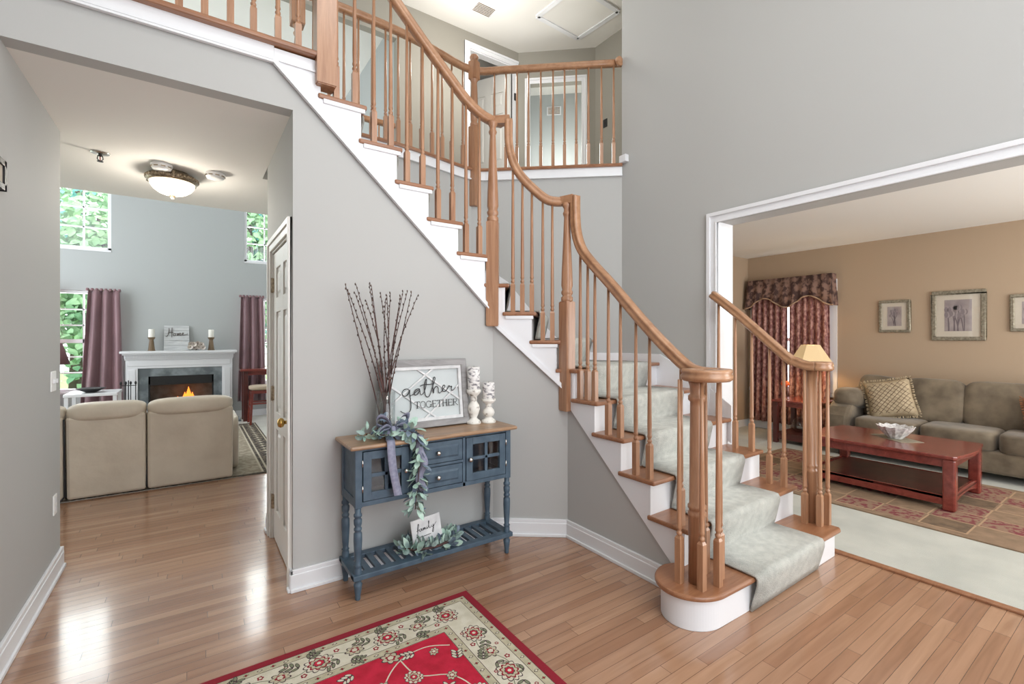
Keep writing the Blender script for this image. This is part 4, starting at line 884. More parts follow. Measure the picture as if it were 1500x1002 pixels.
# garland: around the vase and down over the front edge
t = thing('garland', 'eucalyptus garland around the vase trailing down the front of the table', 'garland', (1.06, TY0 + 0.02, TZ))
def leafy(mb, P, n, L, rad, mats, seed, droop=0.0, zmin=None):
    r = random.Random(seed)
    for i in range(n):
        f = (i + r.random()) / n * (len(P) - 1); j = min(int(f), len(P) - 2); p = P[j].lerp(P[j + 1], f - j); tg = (P[j + 1] - P[j]).normalized()
        a = r.uniform(0, 6.28); e1 = tg.orthogonal().normalized(); e2 = tg.cross(e1); o = e1 * math.cos(a) + e2 * math.sin(a)
        d = (o * 0.9 + tg * r.uniform(-0.2, 0.8) + V((0, 0, -droop))).normalized(); l = L * r.uniform(0.65, 1.2)
        if zmin is not None:
            if p.z + d.z * l < zmin: d.z = abs(d.z) * 0.3
        if p.y + d.y * l > 2.89: d.y = -abs(d.y)
        leaf(mb, p + o * rad * r.random(), d, o + tg * 0.5, l, l * r.uniform(0.42, 0.62), r.choice(mats), r.uniform(-0.2, 0.4))
base_path = cat([(0.83, 2.70, TZ + 0.03), (0.86, 2.63, TZ + 0.035), (0.95, 2.61, TZ + 0.03), (1.04, 2.64, TZ + 0.045), (1.07, 2.69, TZ + 0.05)], 6)
hang = cat([(1.0, 2.62, TZ + 0.04), (1.06, TY0 + 0.01, TZ + 0.035), (1.085, TY0 - 0.022, TZ - 0.05), (1.080, TY0 - 0.03, TZ - 0.15), (1.072, TY0 - 0.03, TZ - 0.25), (1.064, TY0 - 0.025, TZ - 0.33), (1.060, TY0 - 0.02, TZ - 0.40)], 7)
b = MB(); b.tube(base_path, 0.003, 5); b.tube(hang, 0.003, 5); build('stem', b, 'twig', t)
b = MB(); leafy(b, base_path, 76, 0.068, 0.026, [0, 0, 1, 2], 5, 0, TZ + 0.006); build('vase_foliage', b, ['leaf_a', 'leaf_b', 'leaf_c'], t)
b = MB(); leafy(b, hang, 130, 0.066, 0.024, [0, 0, 0, 1, 2], 6, 0.35); build('trailing_foliage', b, ['leaf_a', 'leaf_b', 'leaf_c'], t)

# ------------------------------------------------------------------ sign leaning on the wall
t = thing('wall_sign', 'gray framed sign reading gather together leaning behind the vase', 'sign', (1.27, 2.83, TZ))
o0 = V((0.965, 2.822, TZ + 0.004)); u = V((1, 0, 0)); v = V((0, 0.055, 0.44)); LV = v.length; v = v / LV; nn = u.cross(v)   # nn points to -y (viewer)
SW, SH = 0.605, LV
def sb(mb, x0, x1, y0, y1, d0, d1, mi=0): mb.prism([o0 + u * x + v * y + nn * d0 for x, y in ((x0, y0), (x1, y0), (x1, y1), (x0, y1))], nn * (d1 - d0), mi)
b = MB(); w_ = 0.042
sb(b, 0, SW, 0, w_, 0, 0.03); sb(b, 0, SW, SH - w_, SH, 0, 0.03); sb(b, 0, w_, w_, SH - w_, 0, 0.03); sb(b, SW - w_, SW, w_, SH - w_, 0, 0.03); build('outer_frame', b, 'sign_gray', t, 0.004)
b = MB(); q0, q1 = w_, w_ + 0.022
sb(b, q0, SW - q0, q0, q1, 0.004, 0.024); sb(b, q0, SW - q0, SH - q1, SH - q0, 0.004, 0.024); sb(b, q0, q1, q1, SH - q1, 0.004, 0.024); sb(b, SW - q1, SW - q0, q1, SH - q1, 0.004, 0.024); build('inner_frame', b, 'sign_white', t, 0.003)
b = MB(); sb(b, w_, SW - w_, w_, SH - w_, 0.001, 0.006); build('back_panel', b, 'sign_back', t)
def sp(x, y, d=0.012): return o0 + u * (SW * x) + v * (SH * y) + nn * d
b = MB()
for a_, c_ in (((0.41, 0.86), (0.92, 0.36)), ((0.59, 0.86), (0.11, 0.38)), ((0.11, 0.62), (0.62, 0.12)), ((0.46, 0.12), (0.92, 0.62))): b.beam(sp(*a_), sp(*c_), 0.012, 0.010, 0, nn)
build('lattice', b, 'sign_white', t, 0.002)
ls = SH * 0.098
fr = (sp(0.215, 0.47, 0.0185), u * ls, v * ls)
b = MB()
G = [[(1.25, 0.85), (0.95, 1.12), (0.45, 1.05), (0.12, 0.62), (0.25, 0.2), (0.7, 0.12), (1.1, 0.5), (1.28, 0.95), (1.26, 0.4), (1.34, -0.5), (1.36, -1.5), (1.15, -2.15), (0.6, -2.4), (0.1, -2.25), (-0.25, -2.0)],
     [(1.36, 0.1), (1.9, 0.35), (2.4, 0.75), (2.85, 0.95), (2.6, 1.05), (2.2, 0.9), (1.95, 0.45), (2.1, 0.15), (2.5, 0.3), (2.85, 0.8), (2.88, 0.35), (3.1, 0.12), (3.5, 0.45)],
     [(3.5, 0.45), (3.8, 1.2), (4.0, 2.2), (3.9, 2.4), (3.65, 1.6), (3.6, 0.7), (3.75, -0.1), (4.15, -0.25), (4.5, 0.2), (4.8, 0.9)], [(2.9, 1.42), (3.6, 1.62), (4.4, 1.6), (5.2, 1.7)],
     [(4.8, 0.9), (5.15, 1.8), (5.4, 2.5), (5.2, 2.65), (5.0, 2.0), (4.95, 1.0), (5.0, 0.25), (5.15, 0.9), (5.55, 1.25), (5.8, 0.95), (5.82, 0.4), (6.05, 0.2), (6.4, 0.5)],
     [(6.4, 0.5), (6.8, 0.95), (6.95, 1.25), (6.7, 1.35), (6.5, 0.9), (6.6, 0.45), (6.95, 0.4), (7.35, 0.8), (7.6, 1.2), (7.75, 1.15), (7.85, 1.05), (8.1, 1.1), (8.0, 0.7), (8.15, 0.45), (8.5, 0.65), (8.75, 0.95)]]
for s in G: stroke(b, [(x * 1.02, y) for x, y in s], 0.0062, fr, 0, 0.0015, 6)
build('script_lettering', b, 'ink', t)
LET = {'T': [((0, 1), (0.8, 1)), ((0.4, 0), (0.4, 1)), ((0, 1), (0, 0.85)), ((0.8, 1), (0.8, 0.85)), ((0.25, 0), (0.55, 0))],
       'E': [((0.1, 0), (0.1, 1)), ((0, 1), (0.68, 1)), ((0, 0), (0.7, 0)), ((0.1, 0.52), (0.55, 0.52)), ((0.68, 1), (0.68, 0.84)), ((0.7, 0), (0.72, 0.18)), ((0.55, 0.6), (0.55, 0.44))],
       'H': [((0.12, 0), (0.12, 1)), ((0.74, 0), (0.74, 1)), ((0.12, 0.52), (0.74, 0.52)), ((0, 0), (0.24, 0)), ((0, 1), (0.24, 1)), ((0.62, 0), (0.86, 0)), ((0.62, 1), (0.86, 1))],
       'R': [((0.12, 0), (0.12, 1)), ((0, 0), (0.24, 0)), ((0.36, 0.5), (0.8, 0)), ((0.74, 0), (0.9, 0)), ((0, 1), (0.4, 1), (0.62, 0.93), (0.68, 0.75), (0.6, 0.57), (0.36, 0.5), (0.12, 0.5))],
       'O': [tuple((0.42 + 0.42 * math.cos(a * math.pi / 8), 0.5 + 0.51 * math.sin(a * math.pi / 8)) for a in range(17))],
       'G': [tuple((0.42 + 0.42 * math.cos(math.radians(a)), 0.5 + 0.51 * math.sin(math.radians(a))) for a in range(45, 340, 20)), ((0.80, 0.05), (0.80, 0.42)), ((0.62, 0.42), (0.92, 0.42)), ((0.74, 0.98), (0.74, 0.78))]}
b = MB(); xc = 0.0; hh = SH * 0.094; fr = (sp(0.36, 0.29, 0.0185), u * hh, v * hh)
for ch in 'TOGETHER':
    for s in LET[ch]: stroke(b, [(x + xc, y) for x, y in s], 0.0052 if len(s) == 2 and s[0][0] == s[1][0] and abs(s[0][1] - s[1][1]) > 0.7 else 0.0032, fr, 0, 0.0014, 3, False)
    xc += {'T': 0.92, 'O': 0.98, 'G': 1.02, 'E': 0.86, 'H': 1.0, 'R': 0.9}[ch]
build('block_lettering', b, 'ink', t)

# ------------------------------------------------------------------ candle holders and candles on the console
def chunky(x, y, h, label, r=0.05):
    t = tag(recentre(build('candle_holder', (lambda b: (b.lathe((x, y, TZ), [(r, 0), (r * 1.02, 0.008), (r * 0.95, 0.018), (r * 0.55, 0.032), (r * 0.42, 0.042), (r * 0.7, h * 0.30), (r * 0.85, h * 0.42), (r * 0.75, h * 0.54), (r * 0.38, h * 0.66), (r * 0.45, h * 0.72), (r * 0.4, h * 0.78), (r * 0.75, h * 0.86), (r * 0.98, h * 0.92), (r * 0.98, h)], 22), b)[1])(MB()), 'distress')), label, 'candle holder')
def pillar(x, y, z, h, label, r=0.042, m='birch'):
    t = thing('candle', label, 'candle', (x, y, z))
    b = MB(); b.lathe((x, y, z), [(r * 0.96, 0), (r, 0.004), (r, h - 0.005), (r * 0.92, h), (r * 0.4, h - 0.004), (0.003, h - 0.006)], 20); build('wax', b, m, t)
    b = MB(); b.tube([(x, y, z + h - 0.008), (x + 0.002, y, z + h + 0.008)], 0.0012, 5); build('wick', b, 'black', t)
chunky(1.60, 2.79, 0.235, 'taller distressed white wooden candle holder beside the framed sign'); pillar(1.60, 2.79, TZ + 0.235, 0.155, 'taller birch-bark pillar candle nearest the framed sign')
chunky(1.705, 2.765, 0.165, 'shorter distressed white wooden candle holder at the table end'); pillar(1.705, 2.765, TZ + 0.165, 0.115, 'shorter birch-bark pillar candle nearest the table end')

# ------------------------------------------------------------------ small sign and wreath on the slatted shelf
t = thing('table_sign', 'small white sign reading family standing in the leafy wreath', 'sign', (1.22, 2.68, SZ))
fo, fu, fv = V((1.108, 2.665, SZ + 0.040)), V((0.994, 0.0, 0.105)), V((-0.10, 0.12, 0.98)); fn = fu.cross(fv).normalized()
b = MB(); b.prism([fo + fu * x + fv * y for x, y in ((0, 0), (0.195, 0), (0.195, 0.145), (0, 0.145))], fn * -0.012); build('board', b, 'sign_white', t, 0.002)
b = MB(); s = 0.020; fr = (fo + fu * 0.022 + fv * 0.070 + fn * 0.0006, fu * s, fv * s)
for st in ([(0.2, -1.3), (0.45, -1.6), (0.7, -0.6), (0.9, 1.2), (1.25, 2.3), (1.4, 1.9), (1.0, 0.6), (0.75, -0.5)], [(0.4, 0.3), (1.4, 0.5)], [(2.0, 0.7), (1.5, 0.6), (1.45, 0.05), (1.9, 0.1), (2.15, 0.7), (2.2, 0.1), (2.5, 0.1)],
           [(2.5, 0.0), (2.6, 0.7), (2.65, 0.1), (2.95, 0.75), (3.05, 0.1), (3.3, 0.75), (3.45, 0.1), (3.8, 0.3)], [(3.9, 0.75), (3.95, 0.1), (4.3, 0.4)], [(4.0, 1.1), (4.06, 1.15)], [(4.3, 0.3), (4.75, 1.6), (4.85, 2.2), (4.65, 2.1), (4.6, 0.5), (4.85, 0.05), (5.2, 0.4)],
           [(5.4, 0.8), (5.5, 0.15), (5.9, 0.25), (6.1, 0.85), (6.05, -0.4), (5.75, -1.4), (5.5, -1.2), (5.9, -0.2), (6.7, 0.8), (7.2, 1.3)], [(1.0, -1.7), (3.0, -1.75), (5.0, -1.7)]): stroke(b, st, 0.0036, fr, 0, 0.001, 5)
build('script_lettering', b, 'ink', t)
t = thing('wreath', 'gray-green leafy wreath lying on the slatted shelf around the family sign', 'wreath', (1.24, 2.70, SZ))
wp = [V((1.225 + 0.155 * math.cos(a), 2.695 + 0.085 * math.sin(a), SZ + 0.026)) for a in [2 * math.pi * i / 40 for i in range(41)]]
b = MB(); b.tube(wp, 0.008, 6); build('vine_ring', b, 'twig', t)
b = MB(); leafy(b, wp, 190, 0.064, 0.026, [0, 1, 1, 2], 9, -0.3, SZ + 0.004); build('foliage', b, ['leaf_a', 'leaf_b', 'leaf_c'], t)

# ------------------------------------------------------------------ foyer rug with floral border
t = thing('foyer_rug', 'crimson oriental rug with cream floral border on the foyer floor', 'rug', (0.45, 1.2, 0))
RX0, RX1, RY0, RY1 = -0.45, 1.287, -0.25, 2.333
def ringrect(mb, a, c, z, mi):
    x0, x1, y0, y1 = RX0 + a, RX1 - a, RY0 + a, RY1 - a
    if c is None: mb.add([(x0, y0, z), (x1, y0, z), (x1, y1, z), (x0, y1, z)], [(0, 1, 2, 3)], mi); return
    X0, X1, Y0, Y1 = RX0 + c, RX1 - c, RY0 + c, RY1 - c
    mb.add([(x0, y0, z), (x1, y0, z), (x1, y1, z), (x0, y1, z), (X0, Y0, z), (X1, Y0, z), (X1, Y1, z), (X0, Y1, z)], [(0, 1, 5, 4), (1, 2, 6, 5), (2, 3, 7, 6), (3, 0, 4, 7)], mi)
RM = ['rug_edge', 'rug_beige', 'rug_cream', 'rug_red', 'rug_ink', 'rug_green']
b = MB(); b.box(RX0, RX1, RY0, RY1, 0.001, 0.0075, 0)
ringrect(b, 0.042, 0.078, 0.008, 1); ringrect(b, 0.078, 0.232, 0.008, 2); ringrect(b, 0.232, 0.272, 0.008, 1); ringrect(b, 0.272, None, 0.008, 3)
for a_ in (0.040, 0.076, 0.230, 0.269): ringrect(b, a_, a_ + 0.0028, 0.0083, 4)
def blob(c, r, n, mi, z, amp=0.25, rot=0.0, sq=1.0, al=0.0):
    vs = []; k = n * 6
    for i in range(k):
        a = 2 * math.pi * i / k; rr = r * (1 - amp + amp * abs(math.cos(n * a / 2 + rot))); x, y = rr * math.cos(a), rr * sq * math.sin(a); vs.append((c[0] + x * math.cos(al) - y * math.sin(al), c[1] + x * math.sin(al) + y * math.cos(al), z))
    b.add(vs, [list(range(k))], mi)
def flower(c, r, kind, al=0.0):
    z = 0.0085
    if kind == 0:
        blob(c, r, 11, 4, z, 0.22, 0, 0.85, al); blob(c, r * 0.92, 11, 2, z + .0003, 0.24, 0, 0.85, al); blob(c, r * 0.74, 9, 0, z + .0006, 0.28, .4, 0.85, al); blob(c, r * 0.60, 9, 1, z + .0009, 0.25, .4, 0.85, al); blob(c, r * 0.40, 7, 4, z + .0012, 0.2, 0, 0.85, al); blob(c, r * 0.33, 7, 3, z + .0015, 0.25, 0, 0.85, al); blob(c, r * 0.13, 5, 2, z + .0018, 0.1)
    elif kind == 1:
        blob(c, r, 7, 4, z, 0.35, 0, 0.8, al); blob(c, r * 0.86, 7, 1, z + .0003, 0.36, 0, 0.8, al); blob(c, r * 0.5, 5, 0, z + .0006, 0.3, 0, 0.8, al); blob(c, r * 0.28, 5, 2, z + .0009, 0.2)
    else:
        blob(c, r, 5, 0, z, 0.3); blob(c, r * 0.45, 5, 2, z + .0003, 0.1)
def sprig(c, al, L, mi=5):
    for s in (-1, 1):
        for j in range(3):
            p = V((c[0] + math.cos(al) * L * j * 0.3, c[1] + math.sin(al) * L * j * 0.3, 0)); a = al + s * 0.8
            e = []; 
            for q in range(10):
                th = 2 * math.pi * q / 10; x, y = 0.019 + 0.019 * math.cos(th), 0.0085 * math.sin(th); e.append((p.x + x * math.cos(a) - y * math.sin(a), p.y + x * math.sin(a) + y * math.cos(a), 0.0086))
            b.add(e, [list(range(10))], 4)
            e2 = [((v_[0] - p.x) * 0.7 + p.x + 0.006 * math.cos(a), (v_[1] - p.y) * 0.7 + p.y + 0.006 * math.sin(a), 0.0089) for v_ in e]; b.add(e2, [list(range(10))], mi)
def vine(pts, w, mi, z=0.0084):
    P = cat([V((x, y, z)) for x, y in pts], 6); k = len(P); sd = []
    for i in range(k):
        tg = P[min(i + 1, k - 1)] - P[max(i - 1, 0)]; sd.append(V((-tg.y, tg.x, 0)).normalized() * w / 2)
    b.strip([p + s for p, s in zip(P, sd)], [p - s for p, s in zip(P, sd)], mi, False)
cb = 0.155    # centre line of the cream band
rr = random.Random(11)
def band(p0, d, n, inw, al):   # along a side: start point, direction, count, inward vector
    p0, d, inw = V(p0), V(d), V(inw)
    pts = []
    for i in range(int(n * 2.0) + 1): q = p0 + d * (i * 0.155) + inw * (0.030 if i % 2 else -0.030); pts.append((q.x, q.y))
    vine(pts, 0.004, 5)
    for i in range(n * 2):
        q = p0 + d * (0.05 + i * 0.155); a = al
        flower((q.x, q.y), 0.068 if i % 2 == 0 else 0.046, 0 if i % 2 == 0 else 1, al)
        e = q + d * 0.078 + inw * (0.020 if i % 2 else -0.020); sprig((e.x, e.y), al + (0.5 if i % 2 else -0.6), 0.085); e = q + d * 0.03 + inw * (0.056 if i % 2 else -0.056); sprig((e.x, e.y), al + (2.6 if i % 2 else -2.4), 0.06)
        e = q + d * 0.070 - inw * (0.045 if i % 2 else -0.045); flower((e.x, e.y), 0.014, 2)
        e = q - d * 0.03 - inw * (0.052 if i % 2 else -0.05); flower((e.x, e.y), 0.010, 2)
band((RX1 - cb, RY1 - cb - 0.0, 0), (-1, 0, 0), 5, (0, -1, 0), math.pi); band((RX1 - cb, RY1 - cb - 0.155, 0), (0, -1, 0), 8, (-1, 0, 0), -HP)
for off, st in ((0.059, 0.052), (0.250, 0.050)):     # small repeating motifs in the beige guard bands
    for i in range(26): 
        x = RX1 - off - i * st; blob((x, RY1 - off), 0.012, 4, 4 if i % 2 else 5, 0.0086, 0.5, 0, 0.7); blob((x, RY1 - off), 0.006, 4, 2 if i % 2 else 0, 0.0089, 0.3)
    for i in range(1, 40):
        y = RY1 - off - i * st; blob((RX1 - off, y), 0.012, 4, 4 if i % 2 else 5, 0.0086, 0.5, 0, 0.7); blob((RX1 - off, y), 0.006, 4, 2 if i % 2 else 0, 0.0089, 0.3)
fx, fy = RX1 - 0.272, RY1 - 0.272
vine([(fx - 0.02, fy - 0.10), (fx - 0.12, fy - 0.05), (fx - 0.25, fy - 0.07), (fx - 0.36, fy - 0.18), (fx - 0.42, fy - 0.34), (fx - 0.52, fy - 0.42)], 0.006, 2); vine([(fx - 0.25, fy - 0.07), (fx - 0.22, fy - 0.20), (fx - 0.10, fy - 0.28), (fx - 0.06, fy - 0.42), (fx - 0.14, fy - 0.56)], 0.006, 2)
vine([(fx - 0.36, fy - 0.18), (fx - 0.24, fy - 0.32), (fx - 0.26, fy - 0.46), (fx - 0.40, fy - 0.58)], 0.006, 2); vine([(fx - 0.52, fy - 0.10), (fx - 0.62, fy - 0.2), (fx - 0.75, fy - 0.22)], 0.006, 2)
for x, y, r, k in ((0.10, 0.10, 0.030, 1), (0.24, 0.20, 0.046, 0), (0.10, 0.28, 0.032, 1), (0.37, 0.18, 0.036, 1), (0.05, 0.42, 0.05, 0), (0.42, 0.35, 0.05, 0), (0.26, 0.46, 0.034, 1), (0.28, 0.03, 0.05, 1), (0.55, 0.12, 0.05, 0), (0.52, 0.42, 0.04, 1), (0.14, 0.58, 0.05, 0), (0.68, 0.22, 0.04, 1), (0.4, 0.6, 0.05, 0)): flower((fx - x, fy - y), r, k, x * 9)
for x, y, a in ((0.18, 0.06, 3), (0.16, 0.36, 1), (0.32, 0.27, 4), (0.47, 0.27, 2), (0.6, 0.3, 5), (0.03, 0.2, 1.2), (0.45, 0.04, 3.5)): sprig((fx - x, fy - y), a, 0.06, 2)
build('pile', b, RM, t)

# ------------------------------------------------------------------ family room furniture
def cushion(mb, x0, x1, y0, y1, z0, z1, p=4.5, n=24, mi=0, R=None):
    mb.ell(((x0 + x1) / 2, (y0 + y1) / 2, (z0 + z1) / 2), ((x1 - x0) / 2, (y1 - y0) / 2, (z1 - z0) / 2), p, n, mi, R)
t = thing('reclining_sofa', 'beige leather reclining sofa seen from behind facing the fireplace', 'sofa', (-0.5, 6.05, 0.004))
for x0, x1 in ((-1.62, -0.925), (-0.915, -0.362), (-0.352, 0.345)):
    b = MB(); y = 5.565; zt = 0.80
    prof = [(y + 0.02, 0.014), (y + 0.005, 0.3), (y - 0.02, 0.62), (y - 0.03, 0.755), (y + 0.20, 0.755), (y + 0.26, 0.45), (y + 0.26, 0.014)]
    b.prism([(x0, a, c) for a, c in prof], (x1 - x0, 0, 0)); build('back_panel', b, 'sofa_beige', t, 0.025)
    b = MB(); cushion(b, x0 - 0.004, x1 + 0.004, y - 0.055, y + 0.20, 0.70, 0.865, 3.6, 28); build('headrest', b, 'sofa_beige', t)
    b = MB(); cushion(b, x0, x1, y + 0.2, y + 0.95, 0.28, 0.50, 5, 24); build('seat', b, 'sofa_beige', t)
b = MB(); b.box(-1.62, 0.345, 5.60, 6.55, 0.03, 0.30); build('base', b, 'black', t, 0.02)
b = MB(); cushion(b, 0.335, 0.42, 5.80, 6.55, 0.03, 0.60, 6, 24); build('armrest', b, 'sofa_beige', t)
b = MB(); b.tube([(-0.92, 5.535, 0.74), (-0.92, 5.55, 0.5), (-0.92, 5.56, 0.06), (-0.95, 5.55, 0.02), (-1.05, 5.545, 0.018)], 0.008, 6); build('power_cord', b, 'black', t)

t = thing('family_rug', 'taupe patterned rug with dark banded border under the beige sofa', 'rug', (0.3, 7.2, 0.004))
b = MB(); b.box(-1.75, 0.885, 5.60, 9.0, 0.005, 0.010, 1)
for k, (e, mi) in enumerate(((0.02, 2), (0.035, 1), (0.20, 2), (0.22, 1), (0.25, 2), (0.27, 0))): b.add([(-1.75 + e, 5.60 + e * 0.1, 0.0108 + k * 0.0008), (0.885 - e, 5.60 + e * 0.1, 0.0108 + k * 0.0008), (0.885 - e, 9.0 - e, 0.0108 + k * 0.0008), (-1.75 + e, 9.0 - e, 0.0108 + k * 0.0008)], [(0, 1, 2, 3)], mi)
for k in range(22):
    y = 5.63 + k * 0.15; b.add([(0.77 + (0.045 if q % 2 == 0 else 0.02) * math.cos(q * math.pi / 4), y + (0.05 if q % 2 == 0 else 0.022) * math.sin(q * math.pi / 4), 0.0128) for q in range(8)], [list(range(8))], 2)
build('pile', b, ['fam_rug', 'fam_rug_d', 'fam_rug_l'], t)

t = thing('fireplace', 'white mantel fireplace with gray marble surround and lit fire', 'fireplace', (-0.15, 9.85, 0))
FXC = -0.15; fx0, fx1 = -0.89, 0.59
b = MB(); b.box(-0.955, 0.655, 9.58, 9.855, 1.195, 1.235); b.box(-0.925, 0.625, 9.61, 9.855, 1.170, 1.197); build('mantel_shelf', b, 'trim', t, 0.006)
b = MB()
for i in range(44): x = -0.90 + i * 0.0345; b.box(x, x + 0.018, 9.645, 9.67, 1.125, 1.155)
b.box(-0.905, 0.605, 9.66, 9.855, 1.115, 1.172); build('dentil_molding', b, 'trim', t)
b = MB(); b.box(fx0, fx1, 9.71, 9.855, 0.945, 1.118); b.box(fx0 + 0.03, fx1 - 0.03, 9.70, 9.72, 0.985, 1.08); b.box(fx0 - 0.01, fx1 + 0.01, 9.69, 9.855, 1.085, 1.118); build('frieze', b, 'trim', t, 0.006)
for x0 in (fx0, fx1 - 0.155):
    b = MB(); b.box(x0, x0 + 0.155, 9.71, 9.855, 0, 0.95); b.box(x0 + 0.03, x0 + 0.125, 9.70, 9.715, 0.14, 0.93); b.box(x0 - 0.01, x0 + 0.165, 9.695, 9.855, 0, 0.12); build('pilaster', b, 'trim', t, 0.004)
b = MB()
for u0, u1, z0, z1 in holes(-0.737, 0.437, 0, 0.947, [(-0.60, 0.31, 0, 0.81)]): b.box(u0, u1, 9.735, 9.855, z0, z1)
build('marble_surround', b, 'marble', t)
b = MB(); b.box(-1.0, 0.70, 9.30, 9.74, 0, 0.03); build('hearth', b, 'marble', t, 0.006)
b = MB(); b.box(-0.60, 0.31, 9.745, 9.76, 0.665, 0.812); b.box(-0.60, -0.575, 9.745, 9.76, 0, 0.812); b.box(0.285, 0.31, 9.745, 9.76, 0, 0.812); b.box(-0.60, 0.31, 9.74, 9.765, 0.66, 0.675); build('firebox_hood', b, 'black', t)
b = MB(); b.box(-0.62, 0.33, 10.25, 10.30, 0, 0.85); b.box(-0.66, -0.60, 9.85, 10.28, 0, 0.85); b.box(0.31, 0.37, 9.85, 10.28, 0, 0.85); b.box(-0.62, 0.33, 9.85, 10.30, 0.81, 0.86); b.box(-0.62, 0.33, 9.76, 10.30, -0.02, 0.02); build('firebox', b, 'brick_in', t)
for dx, y, z in ((-0.12, 9.98, 0.20), (0.02, 10.02, 0.20), (-0.05, 9.99, 0.32)):
    b = MB(); b.tube([(FXC + dx - 0.22, y, z), (FXC + dx, y + 0.02, z + 0.01), (FXC + dx + 0.22, y - 0.02, z)], [0.055, 0.062, 0.05], 10); build('log', b, 'log', t)
b = MB()
for x in (-0.33, -0.15, 0.03): b.beam((x, 9.9, 0.12), (x, 10.12, 0.12), 0.02, 0.02); b.box(x - 0.01, x + 0.01, 9.9, 9.92, 0, 0.2)
build('grate', b, 'black', t)
for dx, h, r in ((0.0, 0.16, 0.04), (0.055, 0.25, 0.05), (0.11, 0.15, 0.04), (-0.10, 0.09, 0.03), (-0.2, 0.07, 0.03)):
    b = MB(); x = FXC + dx + 0.04; b.lathe((x, 10.0, 0.34), [(r * 0.6, 0), (r, h * 0.2), (r * 0.75, h * 0.5), (r * 0.3, h * 0.8), (0.003, h)], 10, 0); b.lathe((x, 9.985, 0.34), [(r * 0.4, 0), (r * 0.65, h * 0.18), (r * 0.4, h * 0.4), (0.003, h * 0.62)], 10, 1)
    build('flame', b, ['flame', 'ember'], t)
t = thing('fireplace_tools', 'wrought iron fireplace tool set standing on the hearth', 'fire tools', (-0.83, 9.45, 0.03))
b = MB(); b.lathe((-0.83, 9.45, 0.03), [(0.10, 0), (0.10, 0.015), (0.02, 0.03)], 16); b.tube([(-0.83, 9.45, 0.03), (-0.83, 9.45, 0.78)], 0.008, 6); b.tube([(-0.93, 9.45, 0.70), (-0.73, 9.45, 0.70)], 0.006, 6); build('stand', b, 'black', t)
for i, n_ in enumerate(('poker', 'shovel', 'brush', 'tongs')):
    x = -0.92 + i * 0.06; b = MB(); b.tube([(x, 9.43, 0.14), (x, 9.43, 0.72)], 0.006, 6); b.ell((x, 9.43, 0.74), (0.016, 0.016, 0.03), 2, 8); b.box(x - 0.025, x + 0.025, 9.42, 9.44, 0.08, 0.18); build(n_, b, 'black', t)
def bholder(x, label):
    b = MB(); b.lathe((x, 9.70, 1.235), [(0.052, 0), (0.052, 0.01), (0.046, 0.02), (0.030, 0.17), (0.030, 0.185), (0.05, 0.21), (0.052, 0.225)], 12, 0, False); tag(recentre(build('candle_holder', b, 'bronze_wood')), label, 'candle holder')
bholder(-0.556, 'brown tapered candle holder left of the Home sign on mantel'); pillar(-0.556, 9.70, 1.46, 0.135, 'white pillar candle left of the Home sign on the mantel', 0.042, 'candle')
bholder(0.272, 'brown tapered candle holder at the right end of mantel'); pillar(0.272, 9.70, 1.46, 0.135, 'white pillar candle at the right end of the mantel', 0.042, 'candle')
t = thing('plank_sign', 'whitewashed plank sign reading Home leaning on the mantel', 'sign', (-0.22, 9.75, 1.235))
b = MB()
for i in range(5): b.prism([(-0.395, 9.73 + i * 0.018, 1.236 + i * 0.085), (-0.045, 9.73 + i * 0.018, 1.236 + i * 0.085), (-0.045, 9.748 + i * 0.018, 1.318 + i * 0.085), (-0.395, 9.748 + i * 0.018, 1.318 + i * 0.085)], (0, 0.018, 0))
build('planks', b, 'plank_gray', t, 0.002)
fv = V((0, 0.09, 0.425)).normalized(); b = MB(); s = 0.045; fr = (V((-0.375, 9.775, 1.475)), V((1, 0, 0)) * s, fv * s)
for st in ([(0, 0), (0.6, 0.2), (1.0, 1.5), (1.1, 3.0), (1.0, 3.2)], [(2.0, 3.4), (1.95, 1.6), (1.9, -0.4)], [(0.7, 1.2), (1.6, 1.6), (2.4, 1.5)], [(2.9, 1.2), (2.4, 0.9), (2.5, 0.3), (3.0, 0.4), (3.0, 1.1), (3.4, 1.0)], [(3.6, 1.2), (3.6, 0.3), (3.9, 1.2), (4.15, 0.4), (4.3, 1.2), (4.6, 1.2), (4.65, 0.3), (5.0, 0.6)], [(5.0, 0.6), (5.5, 1.0), (5.4, 1.4), (5.1, 1.0), (5.2, 0.5), (5.9, 0.6), (7.0, 1.1)]): stroke(b, st, 0.011, fr, 0, 0.002, 5)
build('script_lettering', b, 'ink_gray', t)
t = thing('flower_cluster', 'bunch of ivory flowers lying on the mantel right of the sign', 'flowers', (0.05, 9.68, 1.235))
rnd = random.Random(4); spots = [(-0.08, 0.05), (-0.03, 0.10), (0.03, 0.11), (0.08, 0.09), (0.10, 0.04), (0.04, 0.05), (-0.02, 0.045), (-0.07, 0.10)]
for dx, dz in spots:
    b = MB(); c = V((0.05 + dx, 9.66 + rnd.uniform(-0.02, 0.03), 1.245 + dz))
    for i in range(9): a = i * 0.7; leaf(b, c, (math.cos(a), -0.5, math.sin(a)), (0, -1, 0), 0.058, 0.045, 0, -0.3)
    b.ell(c + V((0, -0.010, 0)), (0.006, 0.006, 0.006), 2, 8, 1); build('blossom', b, ['petal', 'bronze_wood'], t)
b = MB()
for dx, dz in spots: b.tube([(0.05, 9.70, 1.24), (0.05 + dx, 9.68, 1.245 + dz)], 0.004, 5)
build('stem', b, 'twig', t)

